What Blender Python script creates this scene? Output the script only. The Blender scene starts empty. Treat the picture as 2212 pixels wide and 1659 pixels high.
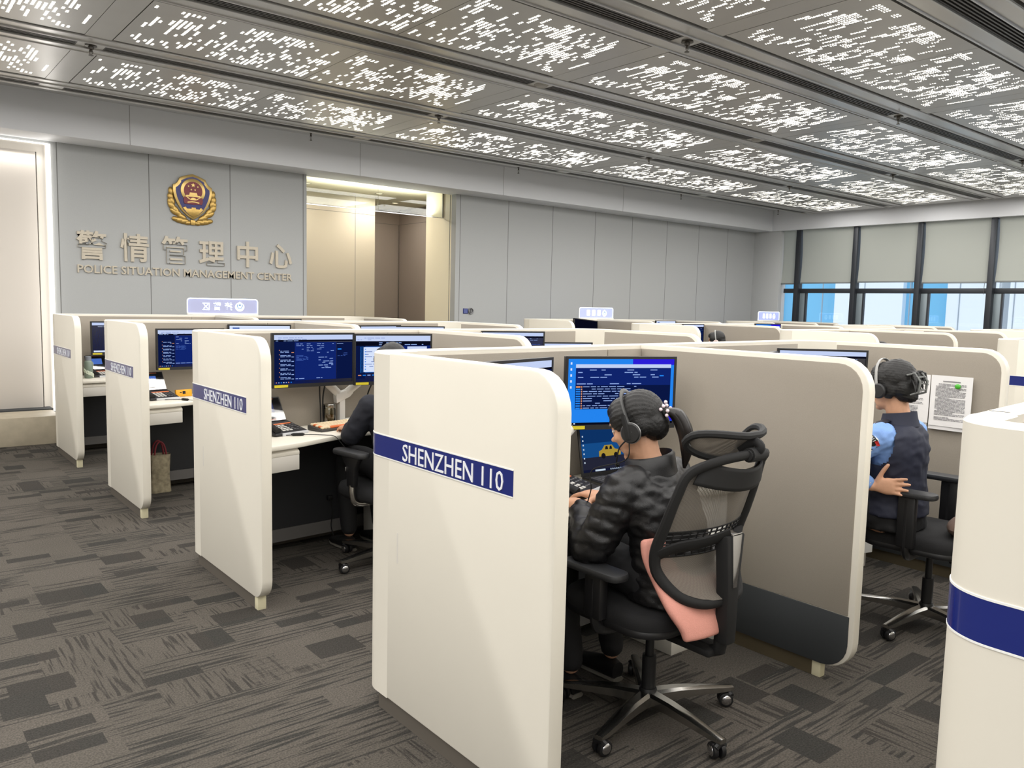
import bpy, bmesh, math, random
import numpy as np
from mathutils import Vector, Matrix, Euler, noise

# ------------------------------------------------------------------ camera, world, exposure
SC = bpy.context.scene
COL = SC.collection
random.seed(7)
PI = math.pi
rad = math.radians

YAW, PITCH, ROLL, FPX = rad(50.6947), rad(-5.5535), rad(1.3499), 1733.774
EYE = Vector((0.0, 0.0, 1.52))
fw = Vector((math.cos(YAW), math.sin(YAW), 0))
rt = Vector((math.sin(YAW), -math.cos(YAW), 0))
upv = Vector((0, 0, 1))
F_ = fw * math.cos(PITCH) + upv * math.sin(PITCH)
U_ = -fw * math.sin(PITCH) + upv * math.cos(PITCH)
R_ = rt * math.cos(ROLL) + U_ * math.sin(ROLL)
U_ = -rt * math.sin(ROLL) + U_ * math.cos(ROLL)
cd = bpy.data.cameras.new('camera')
cd.sensor_fit = 'HORIZONTAL'
cd.sensor_width = 36.0
cd.lens = FPX / 2212 * 36.0
cd.clip_start = 0.05
cd.clip_end = 200
cam = bpy.data.objects.new('camera', cd)
COL.objects.link(cam)
mm = Matrix.Identity(4)
for i in range(3):
    mm[i][0] = R_[i]; mm[i][1] = U_[i]; mm[i][2] = -F_[i]; mm[i][3] = EYE[i]
cam.matrix_world = mm
SC.camera = cam

SC.view_settings.view_transform = 'Standard'
SC.view_settings.look = 'None'
SC.view_settings.exposure = 0.0
SC.view_settings.gamma = 1.0
SC.view_settings.use_curve_mapping = False
SC.cycles.use_denoising = True
SC.cycles.max_bounces = 7
SC.cycles.diffuse_bounces = 4
SC.cycles.glossy_bounces = 3
SC.cycles.transmission_bounces = 4
SC.cycles.transparent_max_bounces = 8
SC.cycles.sample_clamp_indirect = 6.0
SC.cycles.caustics_reflective = False
SC.cycles.caustics_refractive = False
SC.cycles.use_light_tree = True

world = bpy.data.worlds.new('sky')
SC.world = world
world.use_nodes = True
wn = world.node_tree.nodes
wl = world.node_tree.links
bg = wn['Background']
sky = wn.new('ShaderNodeTexSky')
sky.sky_type = 'PREETHAM'
sky.turbidity = 6.0
sky.sun_direction = (-0.55, -0.5, 0.65)
mixw = wn.new('ShaderNodeMixRGB')
mixw.inputs[0].default_value = 0.75
mixw.inputs[2].default_value = (0.84, 0.92, 1.0, 1)
wl.new(sky.outputs[0], mixw.inputs[1])
wl.new(mixw.outputs[0], bg.inputs[0])
bg.inputs[1].default_value = 1.5

LAMP_W = 40.0
PANEL_GLOW = 5.0       # radiance of the back-lit letters in the ceiling

# ------------------------------------------------------------------ materials
def s2l(c):
    return tuple((x / 255 / 12.92) if x / 255 <= 0.04045 else ((x / 255 + 0.055) / 1.055) ** 2.4 for x in c[:3])

MATS = {}
def mat(name, col=(128, 128, 128), rough=0.5, metal=0.0, spec=0.5, noise_amt=0.0, noise_scale=40.0,
        bump=0.0, bump_scale=200.0, coat=0.0, emit=None, emit_s=0.0, sheen=0.0):
    if name in MATS:
        return MATS[name]
    m = bpy.data.materials.new(name)
    m.use_nodes = True
    nt = m.node_tree
    b = nt.nodes['Principled BSDF']
    c = s2l(col)
    b.inputs['Base Color'].default_value = (*c, 1)
    b.inputs['Roughness'].default_value = rough
    b.inputs['Metallic'].default_value = metal
    b.inputs['Specular IOR Level'].default_value = spec
    if coat: b.inputs['Coat Weight'].default_value = coat
    if sheen: b.inputs['Sheen Weight'].default_value = sheen
    if emit:
        b.inputs['Emission Color'].default_value = (*s2l(emit), 1)
        b.inputs['Emission Strength'].default_value = emit_s
    if noise_amt or bump:
        tc = nt.nodes.new('ShaderNodeTexCoord')
        if noise_amt:
            n = nt.nodes.new('ShaderNodeTexNoise')
            n.inputs['Scale'].default_value = noise_scale
            n.inputs['Detail'].default_value = 4
            nt.links.new(tc.outputs['Object'], n.inputs['Vector'])
            r = nt.nodes.new('ShaderNodeMapRange')
            r.inputs['From Min'].default_value = 0.25
            r.inputs['From Max'].default_value = 0.75
            r.inputs['To Min'].default_value = 1 - noise_amt
            r.inputs['To Max'].default_value = 1 + noise_amt
            nt.links.new(n.outputs['Fac'], r.inputs['Value'])
            mx = nt.nodes.new('ShaderNodeMixRGB')
            mx.blend_type = 'MULTIPLY'
            mx.inputs[0].default_value = 1
            mx.inputs[1].default_value = (*c, 1)
            nt.links.new(r.outputs[0], mx.inputs[2])
            nt.links.new(mx.outputs[0], b.inputs['Base Color'])
        if bump:
            n2 = nt.nodes.new('ShaderNodeTexNoise')
            n2.inputs['Scale'].default_value = bump_scale
            n2.inputs['Detail'].default_value = 2
            nt.links.new(tc.outputs['Object'], n2.inputs['Vector'])
            bp = nt.nodes.new('ShaderNodeBump')
            bp.inputs['Strength'].default_value = bump
            bp.inputs['Distance'].default_value = 0.003
            nt.links.new(n2.outputs['Fac'], bp.inputs['Height'])
            nt.links.new(bp.outputs[0], b.inputs['Normal'])
    MATS[name] = m
    return m

def emat(name, col, strength):
    if name in MATS: return MATS[name]
    m = bpy.data.materials.new(name)
    m.use_nodes = True
    nt = m.node_tree
    nt.nodes.remove(nt.nodes['Principled BSDF'])
    e = nt.nodes.new('ShaderNodeEmission')
    e.inputs[0].default_value = (*s2l(col), 1)
    e.inputs[1].default_value = strength
    nt.links.new(e.outputs[0], nt.nodes['Material Output'].inputs[0])
    MATS[name] = m
    return m

def glassmat(name, tint=(0.9, 0.95, 0.95), refl=0.12, rough=0.02):
    """thin clear sheet: mostly lets light through, reflects a little"""
    if name in MATS: return MATS[name]
    m = bpy.data.materials.new(name)
    m.use_nodes = True
    nt = m.node_tree
    nt.nodes.remove(nt.nodes['Principled BSDF'])
    t = nt.nodes.new('ShaderNodeBsdfTransparent')
    t.inputs[0].default_value = (*tint, 1)
    g = nt.nodes.new('ShaderNodeBsdfGlossy')
    g.inputs['Roughness'].default_value = rough
    fr = nt.nodes.new('ShaderNodeFresnel')
    fr.inputs[0].default_value = 1.45
    ad = nt.nodes.new('ShaderNodeMath')
    ad.operation = 'MULTIPLY_ADD'
    ad.inputs[1].default_value = 1.0
    ad.inputs[2].default_value = refl
    ad.use_clamp = True
    nt.links.new(fr.outputs[0], ad.inputs[0])
    mx = nt.nodes.new('ShaderNodeMixShader')
    nt.links.new(ad.outputs[0], mx.inputs[0])
    nt.links.new(t.outputs[0], mx.inputs[1])
    nt.links.new(g.outputs[0], mx.inputs[2])
    nt.links.new(mx.outputs[0], nt.nodes['Material Output'].inputs[0])
    MATS[name] = m
    return m

# ------------------------------------------------------------------ mesh helpers
TEXT_CACHE = {}
def text_geo(s, res=2, extrude=0.0, bold=0.0):
    key = (s, res, extrude, bold)
    if key not in TEXT_CACHE:
        c = bpy.data.curves.new('t', 'FONT')
        c.body = s; c.resolution_u = res; c.extrude = extrude; c.offset = bold
        o = bpy.data.objects.new('t', c)
        COL.objects.link(o)
        dg = bpy.context.evaluated_depsgraph_get()
        m = bpy.data.meshes.new_from_object(o.evaluated_get(dg))
        v = [tuple(x.co) for x in m.vertices]
        f = [tuple(p.vertices) for p in m.polygons]
        bpy.data.objects.remove(o); bpy.data.curves.remove(c); bpy.data.meshes.remove(m)
        xs = [p[0] for p in v]; ys = [p[1] for p in v]
        TEXT_CACHE[key] = (v, f, min(xs), max(xs), min(ys), max(ys))
    return TEXT_CACHE[key]

class MB:
    def __init__(s):
        s.v = []; s.f = []; s.m = []
    def add(s, v, f, m=0):
        n = len(s.v)
        s.v.extend(tuple(p) for p in v)
        s.f.extend(tuple(i + n for i in q) for q in f)
        if isinstance(m, int): s.m.extend([m] * len(f))
        else: s.m.extend(m)
        return s
    def xf(s, M, start=0):
        for i in range(start, len(s.v)): s.v[i] = tuple(M @ Vector(s.v[i]))
        return s
    def bm(s, bm, m=0):
        bm.verts.index_update()
        s.add([x.co for x in bm.verts], [[x.index for x in q.verts] for q in bm.faces], m)
        bm.free()
        return s
    def box(s, x0, x1, y0, y1, z0, z1, bev=0.0, m=0, M=None, seg=2):
        bm = bmesh.new()
        bmesh.ops.create_cube(bm, size=1)
        for v in bm.verts:
            v.co = Vector(((x0 + x1) / 2 + v.co.x * (x1 - x0), (y0 + y1) / 2 + v.co.y * (y1 - y0), (z0 + z1) / 2 + v.co.z * (z1 - z0)))
        if bev: bmesh.ops.bevel(bm, geom=list(bm.edges), offset=bev, segments=seg, affect='EDGES', profile=0.5)
        if M: bmesh.ops.transform(bm, matrix=M, verts=bm.verts)
        return s.bm(bm, m)
    def cbox(s, c, d, bev=0.0, m=0, rot=None, seg=2):
        M = Matrix.Translation(c)
        if rot: M = M @ Euler(rot).to_matrix().to_4x4()
        return s.box(-d[0] / 2, d[0] / 2, -d[1] / 2, d[1] / 2, -d[2] / 2, d[2] / 2, bev, m, M, seg)
    def prism(s, poly, a, b, plane='xy', bev=0.0, m=0, M=None, seg=2, keep=None):
        """extrude a 2D polygon; plane xy -> along z, yz -> along x, xz -> along y"""
        mp = {'xy': lambda p, h: (p[0], p[1], h), 'yz': lambda p, h: (h, p[0], p[1]), 'xz': lambda p, h: (p[0], h, p[1])}[plane]
        bm = bmesh.new()
        lo = [bm.verts.new(mp(p, a)) for p in poly]
        hi = [bm.verts.new(mp(p, b)) for p in poly]
        n = len(poly)
        bm.faces.new(lo); bm.faces.new(hi)
        for i in range(n): bm.faces.new((lo[i], lo[(i + 1) % n], hi[(i + 1) % n], hi[i]))
        bmesh.ops.recalc_face_normals(bm, faces=bm.faces)
        if bev:
            ed = [e for e in bm.edges if len(e.link_faces) == 2 and e.calc_face_angle(0) > rad(40) and not (keep and all(keep(v.co) for v in e.verts))]
            bmesh.ops.bevel(bm, geom=ed, offset=bev, segments=seg, affect='EDGES', profile=0.5, clamp_overlap=True)
        if M: bmesh.ops.transform(bm, matrix=M, verts=bm.verts)
        return s.bm(bm, m)
    def tube(s, pts, r, seg=8, m=0, cap=True, flat=1.0, up=None, closed=False):
        """round bar along points; r a number or list; flat squashes the second axis"""
        pts = [Vector(p) for p in pts]
        n = len(pts)
        rs = r if isinstance(r, (list, tuple)) else [r] * n
        T = []
        for i in range(n):
            if closed: d = pts[(i + 1) % n] - pts[(i - 1) % n]
            elif i == 0: d = pts[1] - pts[0]
            elif i == n - 1: d = pts[-1] - pts[-2]
            else: d = (pts[i + 1] - pts[i]).normalized() + (pts[i] - pts[i - 1]).normalized()
            T.append(d.normalized() if d.length > 1e-9 else Vector((0, 0, 1)))
        ref = Vector(up) if up else (Vector((0, 0, 1)) if abs(T[0].z) < 0.9 else Vector((1, 0, 0)))
        N = (ref - T[0] * ref.dot(T[0])).normalized()
        base = len(s.v); vs = []
        for i in range(n):
            if up:
                N = (Vector(up) - T[i] * Vector(up).dot(T[i])).normalized()
            else:
                N = N - T[i] * N.dot(T[i])
                N = N.normalized() if N.length > 1e-6 else T[i].orthogonal().normalized()
            B = T[i].cross(N)
            for k in range(seg):
                a = 2 * PI * k / seg
                vs.append(pts[i] + (N * math.cos(a) * flat + B * math.sin(a)) * rs[i])
        fs = []
        for i in range(n if closed else n - 1):
            j = (i + 1) % n
            for k in range(seg):
                k2 = (k + 1) % seg
                fs.append((i * seg + k, i * seg + k2, j * seg + k2, j * seg + k))
        if cap and not closed:
            fs.append(tuple(range(seg - 1, -1, -1)))
            fs.append(tuple((n - 1) * seg + k for k in range(seg)))
        return s.add(vs, fs, m)
    def lathe(s, prof, seg=20, m=0, M=None):
        vs = []; fs = []
        n = len(prof)
        for r, z in prof:
            for k in range(seg):
                a = 2 * PI * k / seg
                vs.append(Vector((r * math.cos(a), r * math.sin(a), z)))
        for i in range(n - 1):
            for k in range(seg):
                k2 = (k + 1) % seg
                fs.append((i * seg + k, i * seg + k2, (i + 1) * seg + k2, (i + 1) * seg + k))
        if prof[0][0] > 1e-6: fs.append(tuple(range(seg - 1, -1, -1)))
        if prof[-1][0] > 1e-6: fs.append(tuple((n - 1) * seg + k for k in range(seg)))
        if M: vs = [M @ v for v in vs]
        return s.add(vs, fs, m)
    def ell(s, c, r, seg=16, rings=10, m=0, M=None):
        prof = [(max(math.sin(PI * i / rings), 1e-4), -math.cos(PI * i / rings)) for i in range(rings + 1)]
        T = Matrix.Translation(c) @ (M if M else Matrix.Identity(4)) @ Matrix.Diagonal((r[0], r[1], r[2], 1))
        return s.lathe(prof, seg, m, T)
    def text(s, t, M, h, w=None, depth=0.0, m=0, res=2, bold=0.0, align='l'):
        """lettering of cap height h, scaled to width w when given; M maps its flat x/y/z"""
        v, f, x0, x1, y0, y1 = text_geo(t, res, 0.5 if depth else 0.0, bold)
        sy = h / (y1 - y0); sx = (w / (x1 - x0)) if w else sy
        ox = x0 if align == 'l' else (x0 + x1) / 2
        vs = [M @ Vector(((p[0] - ox) * sx, (p[1] - y0) * sy, p[2] * depth)) for p in v]
        return s.add(vs, f, m)
    def quad(s, a, b, c, d, m=0):
        return s.add([a, b, c, d], [(0, 1, 2, 3)], m)
    def sweep(s, path, t, z0, z1, ch=0.006, m=0):
        """upright wall along an outer plan path; thickness t to the right of travel"""
        P = [Vector((p[0], p[1])) for p in path]
        n = len(P); vs = []; fs = []
        for i in range(n):
            d = (P[min(i + 1, n - 1)] - P[max(i - 1, 0)]).normalized()
            nr = Vector((d.y, -d.x))
            for o, z in ((0, z0), (t, z0), (t, z1 - ch), (t - ch, z1), (ch, z1), (0, z1 - ch)):
                q = P[i] + nr * o
                vs.append((q.x, q.y, z))
        for i in range(n - 1):
            for k in range(6):
                k2 = (k + 1) % 6
                fs.append((i * 6 + k, (i + 1) * 6 + k, (i + 1) * 6 + k2, i * 6 + k2))
        fs.append(tuple(range(6))); fs.append(tuple((n - 1) * 6 + k for k in range(5, -1, -1)))
        return s.add(vs, fs, m)
    def build(s, name, mats, parent=None, angle=38, loc=None):
        me = bpy.data.meshes.new(name)
        me.from_pydata(s.v, [], s.f)
        for x in (mats if isinstance(mats, (list, tuple)) else [mats]): me.materials.append(x)
        if s.m and max(s.m) > 0: me.polygons.foreach_set('material_index', s.m)
        if angle:
            me.polygons.foreach_set('use_smooth', [True] * len(me.polygons))
            me.update()
            me.set_sharp_from_angle(angle=rad(angle))
        me.update()
        o = bpy.data.objects.new(name, me)
        COL.objects.link(o)
        if parent: o.parent = parent
        if loc: o.location = loc
        return o

def fixn(o):
    bm = bmesh.new(); bm.from_mesh(o.data)
    bmesh.ops.recalc_face_normals(bm, faces=bm.faces)
    bm.to_mesh(o.data); bm.free()
    return o

def tag(o, label, cat, group=None, kind=None):
    o['label'] = label; o['category'] = cat
    if group: o['group'] = group
    if kind: o['kind'] = kind
    return o
def thing(name, label, cat, loc=(0, 0, 0), rz=0.0, group=None):
    o = bpy.data.objects.new(name, None)
    o.empty_display_size = 0.1
    COL.objects.link(o)
    o.location = loc; o.rotation_euler = (0, 0, rz)
    return tag(o, label, cat, group)
def struct(name, mb, mats, label=None, angle=38):
    o = mb.build(name, mats, None, angle)
    o['kind'] = 'structure'
    if label: o['label'] = label; o['category'] = name.split('_')[0]
    return o
CHILDREN = {}
def dup(root, loc, rz=None, label=None, group=None):
    """a copy of a thing with copies of its parts and sub-parts"""
    r = root.copy(); COL.objects.link(r)
    r.location = loc
    if rz is not None: r.rotation_euler = (0, 0, rz)
    if label: r['label'] = label
    if group: r['group'] = group
    for ch in root.children:
        c = ch.copy(); COL.objects.link(c); c.parent = r
        for g in ch.children:
            d = g.copy(); COL.objects.link(d); d.parent = c
    return r

def rrect(w, h, r, n=5, cx=0, cy=0):
    """rounded rectangle outline"""
    out = []
    for (sx, sy, a0) in ((1, -1, -90), (1, 1, 0), (-1, 1, 90), (-1, -1, 180)):
        for i in range(n + 1):
            a = rad(a0 + 90 * i / n)
            out.append((cx + sx * (w / 2 - r) + r * math.cos(a), cy + sy * (h / 2 - r) + r * math.sin(a)))
    return out
def arc(cx, cy, r, a0, a1, n=8):
    return [(cx + r * math.cos(rad(a0 + (a1 - a0) * i / n)), cy + r * math.sin(rad(a0 + (a1 - a0) * i / n))) for i in range(n + 1)]
def spline(pts, n=6):
    """Catmull-Rom through the points"""
    P = [Vector(p) for p in pts]
    out = []
    for i in range(len(P) - 1):
        p0 = P[max(i - 1, 0)]; p1 = P[i]; p2 = P[i + 1]; p3 = P[min(i + 2, len(P) - 1)]
        for k in range(n):
            t = k / n
            out.append(0.5 * ((2 * p1) + (-p0 + p2) * t + (2 * p0 - 5 * p1 + 4 * p2 - p3) * t * t + (-p0 + 3 * p1 - 3 * p2 + p3) * t ** 3))
    out.append(P[-1])
    return out
def lerps(vals, n):
    out = []
    for i in range(len(vals) - 1):
        for k in range(n): out.append(vals[i] + (vals[i + 1] - vals[i]) * k / n)
    out.append(vals[-1])
    return out

M_cream = mat('cream_laminate', (222, 217, 204), 0.42, noise_amt=0.015, noise_scale=3)
M_fabric = mat('taupe_fabric', (151, 143, 131), 0.9, noise_amt=0.05, noise_scale=300, bump=0.15, bump_scale=900, sheen=0.2)
M_dark = mat('charcoal_band', (50, 53, 55), 0.75, noise_amt=0.08, noise_scale=400)
M_kick = mat('brown_plinth', (92, 86, 78), 0.6)
M_blue = mat('navy_name_band', (28, 40, 112), 0.22, coat=0.3)
M_white = mat('white_paint', (236, 236, 232), 0.4)
M_foot = mat('pale_foot', (215, 208, 176), 0.6)
M_seam = mat('dark_seam', (70, 66, 60), 0.9)
M_black = mat('black_plastic', (24, 24, 26), 0.45)
M_blackm = mat('matt_black', (18, 18, 19), 0.75)
M_grey = mat('grey_plastic', (96, 96, 98), 0.45)
M_chrome = mat('polished_aluminium', (205, 205, 208), 0.18, metal=1.0)
M_steel = mat('brushed_steel', (178, 174, 166), 0.35, metal=1.0, noise_amt=0.06, noise_scale=60)
M_desk = mat('white_worktop', (228, 223, 210), 0.38)
M_skin = mat('skin', (206, 158, 128), 0.55, noise_amt=0.05, noise_scale=60)
M_hair = mat('black_hair', (11, 10, 10), 0.55, noise_amt=0.25, noise_scale=120, bump=0.3, bump_scale=160)
# ------------------------------------------------------------------ room shell
YW, YB, ZS, ZP = 10.03, 9.59, 3.167, 3.585      # emblem wall, its beam face, beam soffit, plaster ceiling
XW, XB = 14.69, 14.65                            # window wall, its beam face
XL, YBK = -8.4, -6.4                             # walls behind the photographer
ZR = 3.442                                       # underside of the metal ceiling raft

def carpet_mat():
    m = bpy.data.materials.new('carpet_tiles')
    m.use_nodes = True
    nt = m.node_tree; N = nt.nodes; L = nt.links
    b = N['Principled BSDF']
    b.inputs['Roughness'].default_value = 0.95
    b.inputs['Specular IOR Level'].default_value = 0.15
    tc = N.new('ShaderNodeTexCoord')
    def mapping(sx, sy, ox=0.0, oy=0.0):
        n = N.new('ShaderNodeMapping'); n.inputs['Scale'].default_value = (sx, sy, 1); n.inputs['Location'].default_value = (ox, oy, 0)
        L.new(tc.outputs['Object'], n.inputs['Vector']); return n.outputs[0]
    def cell(vec):
        f = N.new('ShaderNodeVectorMath'); f.operation = 'FLOOR'; L.new(vec, f.inputs[0])
        w = N.new('ShaderNodeTexWhiteNoise'); w.noise_dimensions = '2D'; L.new(f.outputs[0], w.inputs['Vector']); return w.outputs['Value']
    def nz(vec, scale, detail=2.0):
        n = N.new('ShaderNodeTexNoise'); n.inputs['Scale'].default_value = scale; n.inputs['Detail'].default_value = detail
        L.new(vec, n.inputs['Vector']); return n.outputs['Fac']
    def mth(op, a, c=None, clamp=False):
        n = N.new('ShaderNodeMath'); n.operation = op; n.use_clamp = clamp
        for i, x in enumerate((a, c)):
            if x is None: continue
            if isinstance(x, (int, float)): n.inputs[i].default_value = x
            else: L.new(x, n.inputs[i])
        return n.outputs[0]
    def ramp(v, lo, hi):
        n = N.new('ShaderNodeMapRange'); n.inputs['From Min'].default_value = lo; n.inputs['From Max'].default_value = hi
        L.new(v, n.inputs['Value']); return n.outputs[0]
    def mix(f, a, c):
        n = N.new('ShaderNodeMixRGB'); L.new(f, n.inputs[0])
        for i, x in ((1, a), (2, c)):
            if isinstance(x, tuple): n.inputs[i].default_value = (*x, 1)
            else: L.new(x, n.inputs[i])
        return n.outputs[0]
    obj = tc.outputs['Object']
    # long streaks along x, short ones along y, chosen tile by tile
    sx = ramp(nz(mapping(3.2, 64), 1.0, 2), 0.50, 0.58)
    sy = ramp(nz(mapping(66, 3.6, 3.1, 1.7), 1.0, 2), 0.52, 0.60)
    tile = cell(mapping(3.1, 4.3, 0.37, 0.21))
    pick = ramp(tile, 0.66, 0.67)
    st = mix(pick, sx, sy)
    plain = ramp(cell(mapping(2.9, 7.7, 0.11, 0.6)), 0.70, 0.71)
    st2 = mth('MULTIPLY', st, mth('SUBTRACT', 1.0, plain))
    block = ramp(cell(mapping(4.6, 12.0, 0.2, 0.43)), 0.90, 0.905)
    block2 = ramp(cell(mapping(6.6, 5.2, 0.71, 0.13)), 0.94, 0.945)
    dark = mth('MAXIMUM', mth('MULTIPLY', st2, 0.85), mth('MULTIPLY', mth('MAXIMUM', block, block2), 0.85))
    wob = ramp(nz(obj, 150.0, 2), 0.3, 0.7)
    big = ramp(nz(obj, 0.9, 2), 0.3, 0.7)
    base = mix(big, s2l((80, 76, 70)), s2l((90, 85, 79)))
    dk = mix(tile, s2l((48, 48, 46)), s2l((54, 51, 48)))
    col = mix(dark, base, dk)
    g = mix(wob, (0.62, 0.62, 0.62), (1.2, 1.2, 1.2))
    mul = N.new('ShaderNodeMixRGB'); mul.blend_type = 'MULTIPLY'; mul.inputs[0].default_value = 1
    L.new(col, mul.inputs[1]); L.new(g, mul.inputs[2])
    L.new(mul.outputs[0], b.inputs['Base Color'])
    bp = N.new('ShaderNodeBump'); bp.inputs['Strength'].default_value = 0.6; bp.inputs['Distance'].default_value = 0.004
    L.new(nz(obj, 260.0, 2), bp.inputs['Height']); L.new(bp.outputs[0], b.inputs['Normal'])
    return m

struct('floor', MB().box(XL, XW + 0.3, YBK, 13.6, -0.1, 0.0), carpet_mat())

M_wall = mat('grey_wall_panel', (172, 174, 174), 0.62, noise_amt=0.03, noise_scale=160)
M_wallseam = mat('wall_seam', (108, 108, 106), 0.8)
M_beige = mat('beige_panel', (190, 181, 163), 0.55)
M_taupe = mat('taupe_panel', (160, 148, 138), 0.5)
M_creamw = mat('cream_wall', (236, 228, 204), 0.5)

def wall_face(name, segs, y, z0, z1, seams, label=None):
    mb = MB()
    for a, b_ in segs: mb.box(a, b_, y, y + 0.12, z0, z1)
    for x in seams: mb.box(x - 0.004, x + 0.004, y - 0.0012, y + 0.01, z0, z1, m=1)
    return struct(name, mb, [M_wall, M_wallseam], label)
# emblem wall: left of the opening and right of the opening
wall_face('wall_emblem', [(XL, 4.655), (7.05, XW + 0.1)], YW, 0, ZS + 0.02,
          [1.763, 2.704, 3.648, 4.607, 7.13, 8.06, 9.0, 9.99, 10.93, 11.89, 12.84, 13.77])
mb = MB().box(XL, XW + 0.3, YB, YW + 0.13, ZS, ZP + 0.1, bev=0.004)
for x in (0.12, 2.4, 5.2, 7.6, 10.2): mb.box(x - 0.002, x + 0.002, YB - 0.001, YB + 0.01, ZS, ZP, m=1)
M_beam = mat('beam_lightened', (228, 230, 234), 0.6)  # wall panel colour lightened, standing in for light the beams lack
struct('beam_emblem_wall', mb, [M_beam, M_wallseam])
struct('ceiling', MB().box(XL - 0.2, XW + 0.3, YBK - 0.2, YB + 0.02, ZP, ZP + 0.1), mat('plaster_grey', (200, 202, 205), 0.7))
struct('wall_left', MB().box(XL - 0.12, XL, YBK, 13.6, 0, ZP), M_wall)
struct('wall_back', MB().box(XL, XW + 0.3, YBK - 0.12, YBK, 0, ZP), M_wall)
# corridor behind the opening
mb = MB()
mb.box(3.6, 6.72, 11.88, 12.0, 0, 3.25, m=0)
mb.box(6.355, 6.361, 11.878, 11.9, 0, 3.25, m=2)
mb.box(3.6, 6.72, 11.878, 11.9, 2.952, 2.958, m=2)
mb.box(6.70, 6.72, 12.0, 13.2, 0, 3.25, m=0)
mb.box(6.6, 8.1, 13.2, 13.3, 0, 3.25, m=1)
mb.box(7.98, 8.1, 10.9, 13.3, 0, 3.25, m=1)
mb.box(6.7, 7.98, 13.197, 13.21, 2.975, 2.981, m=2)
mb.box(7.977, 7.99, 11.0, 13.2, 2.975, 2.981, m=2)
mb.box(7.962, 7.976, 13.18, 13.196, 0, 2.975, m=3)
mb.box(7.977, 7.99, 12.03, 12.04, 0, 2.975, m=2)
mb.box(3.5, 3.6, 10.1, 12.0, 0, 3.25, m=0)
mb.box(3.6, 4.655, 10.15, 10.3, 0, 3.25, m=0)
struct('wall_corridor', mb, [M_beige, M_taupe, M_wallseam, M_steel])
mb = MB().box(7.05, 7.98, 10.15, 10.846, 0, ZS + 0.1)
mb.box(7.046, 7.06, 10.183, 10.19, 0, ZS, m=1)
struct('column_corridor', mb, [M_creamw, M_wallseam])
struct('ceiling_corridor', MB().box(3.5, 8.1, 10.16, 13.3, 3.25, 3.35), mat('corridor_plaster', (240, 232, 206), 0.6))
# platform and lit alcove panel on the emblem wall
mb = MB().box(XL, 1.60, 9.286, YW, 0, 0.288, bev=0.004)
mb.box(XL, 1.62, 9.80, YW, 0.286, 0.30, m=1)
struct('trim_platform', mb, [mat('pale_wood', (176, 166, 146), 0.5, noise_amt=0.12, noise_scale=9), M_dark])

# ------------------------------------------------------------------ window wall
mb = MB()
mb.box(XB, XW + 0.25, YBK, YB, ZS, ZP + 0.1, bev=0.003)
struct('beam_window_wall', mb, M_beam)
mb = MB()
mb.box(XW, XW + 0.25, 9.40, YW, 0, ZS, bev=0.003)
mb.box(XW, XW + 0.25, YBK, 9.40, 0, 0.75)
struct('wall_window', mb, mat('grey_white_plaster', (186, 188, 188), 0.6))
M_mull = mat('dark_window_frame', (52, 55, 60), 0.4, metal=0.3)
M_frame2 = mat('grey_sash', (128, 140, 146), 0.4, metal=0.2)
M_pane = glassmat('window_glass', (0.93, 0.97, 1.0), 0.02)
M_blind = bpy.data.materials.new('roller_blind')
M_blind.use_nodes = True
_nt = M_blind.node_tree
_p = _nt.nodes['Principled BSDF']
_p.inputs['Base Color'].default_value = (*s2l((178, 180, 172)), 1); _p.inputs['Roughness'].default_value = 0.9
_t = _nt.nodes.new('ShaderNodeBsdfTranslucent'); _t.inputs[0].default_value = (*s2l((190, 196, 188)), 1)
_x = _nt.nodes.new('ShaderNodeMixShader'); _x.inputs[0].default_value = 0.18
_nt.links.new(_p.outputs[0], _x.inputs[1]); _nt.links.new(_t.outputs[0], _x.inputs[2])
_nt.links.new(_x.outputs[0], _nt.nodes['Material Output'].inputs[0])
mull_y = [9.03 - 1.195 * i for i in range(10)]
edges = [9.40] + mull_y
for i in range(len(edges) - 1):
    ya, yb = edges[i], edges[i + 1]          # ya > yb
    w = bpy.data.objects.new('window_%d' % (i + 1), None); COL.objects.link(w); w['kind'] = 'structure'
    x = XW + 0.12
    mb = MB()
    if i: mb.box(XW + 0.03, XW + 0.20, ya - 0.045, ya + 0.045, 0.75, ZS, bev=0.004)
    mb.box(x, x + 0.07, yb + 0.045, ya - 0.045, 1.915, 2.005, bev=0.003)
    mb.box(x, x + 0.07, yb + 0.045, ya - 0.045, 0.75, 0.82)
    mb.build('window_frame', M_mull, w)
    if ya - yb > 0.8:
        mb = MB()
        mb.box(x + 0.01, x + 0.06, ya - 0.16, ya - 0.045, 0.82, 1.915, bev=0.003)
        mb.box(x + 0.01, x + 0.06, yb + 0.045, yb + 0.075, 0.82, 1.915, bev=0.003)
        mb.box(x + 0.01, x + 0.06, yb + 0.075, ya - 0.16, 0.82, 0.86)
        mb.box(x + 0.005, x + 0.065, ya - 0.19, ya - 0.16, 0.82, 1.915, m=1)
        mb.build('sash', [M_frame2, M_mull], w)
    MB().box(x + 0.03, x + 0.036, yb + 0.045, ya - 0.045, 0.82, ZS).build('pane', M_pane, w)
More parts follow.
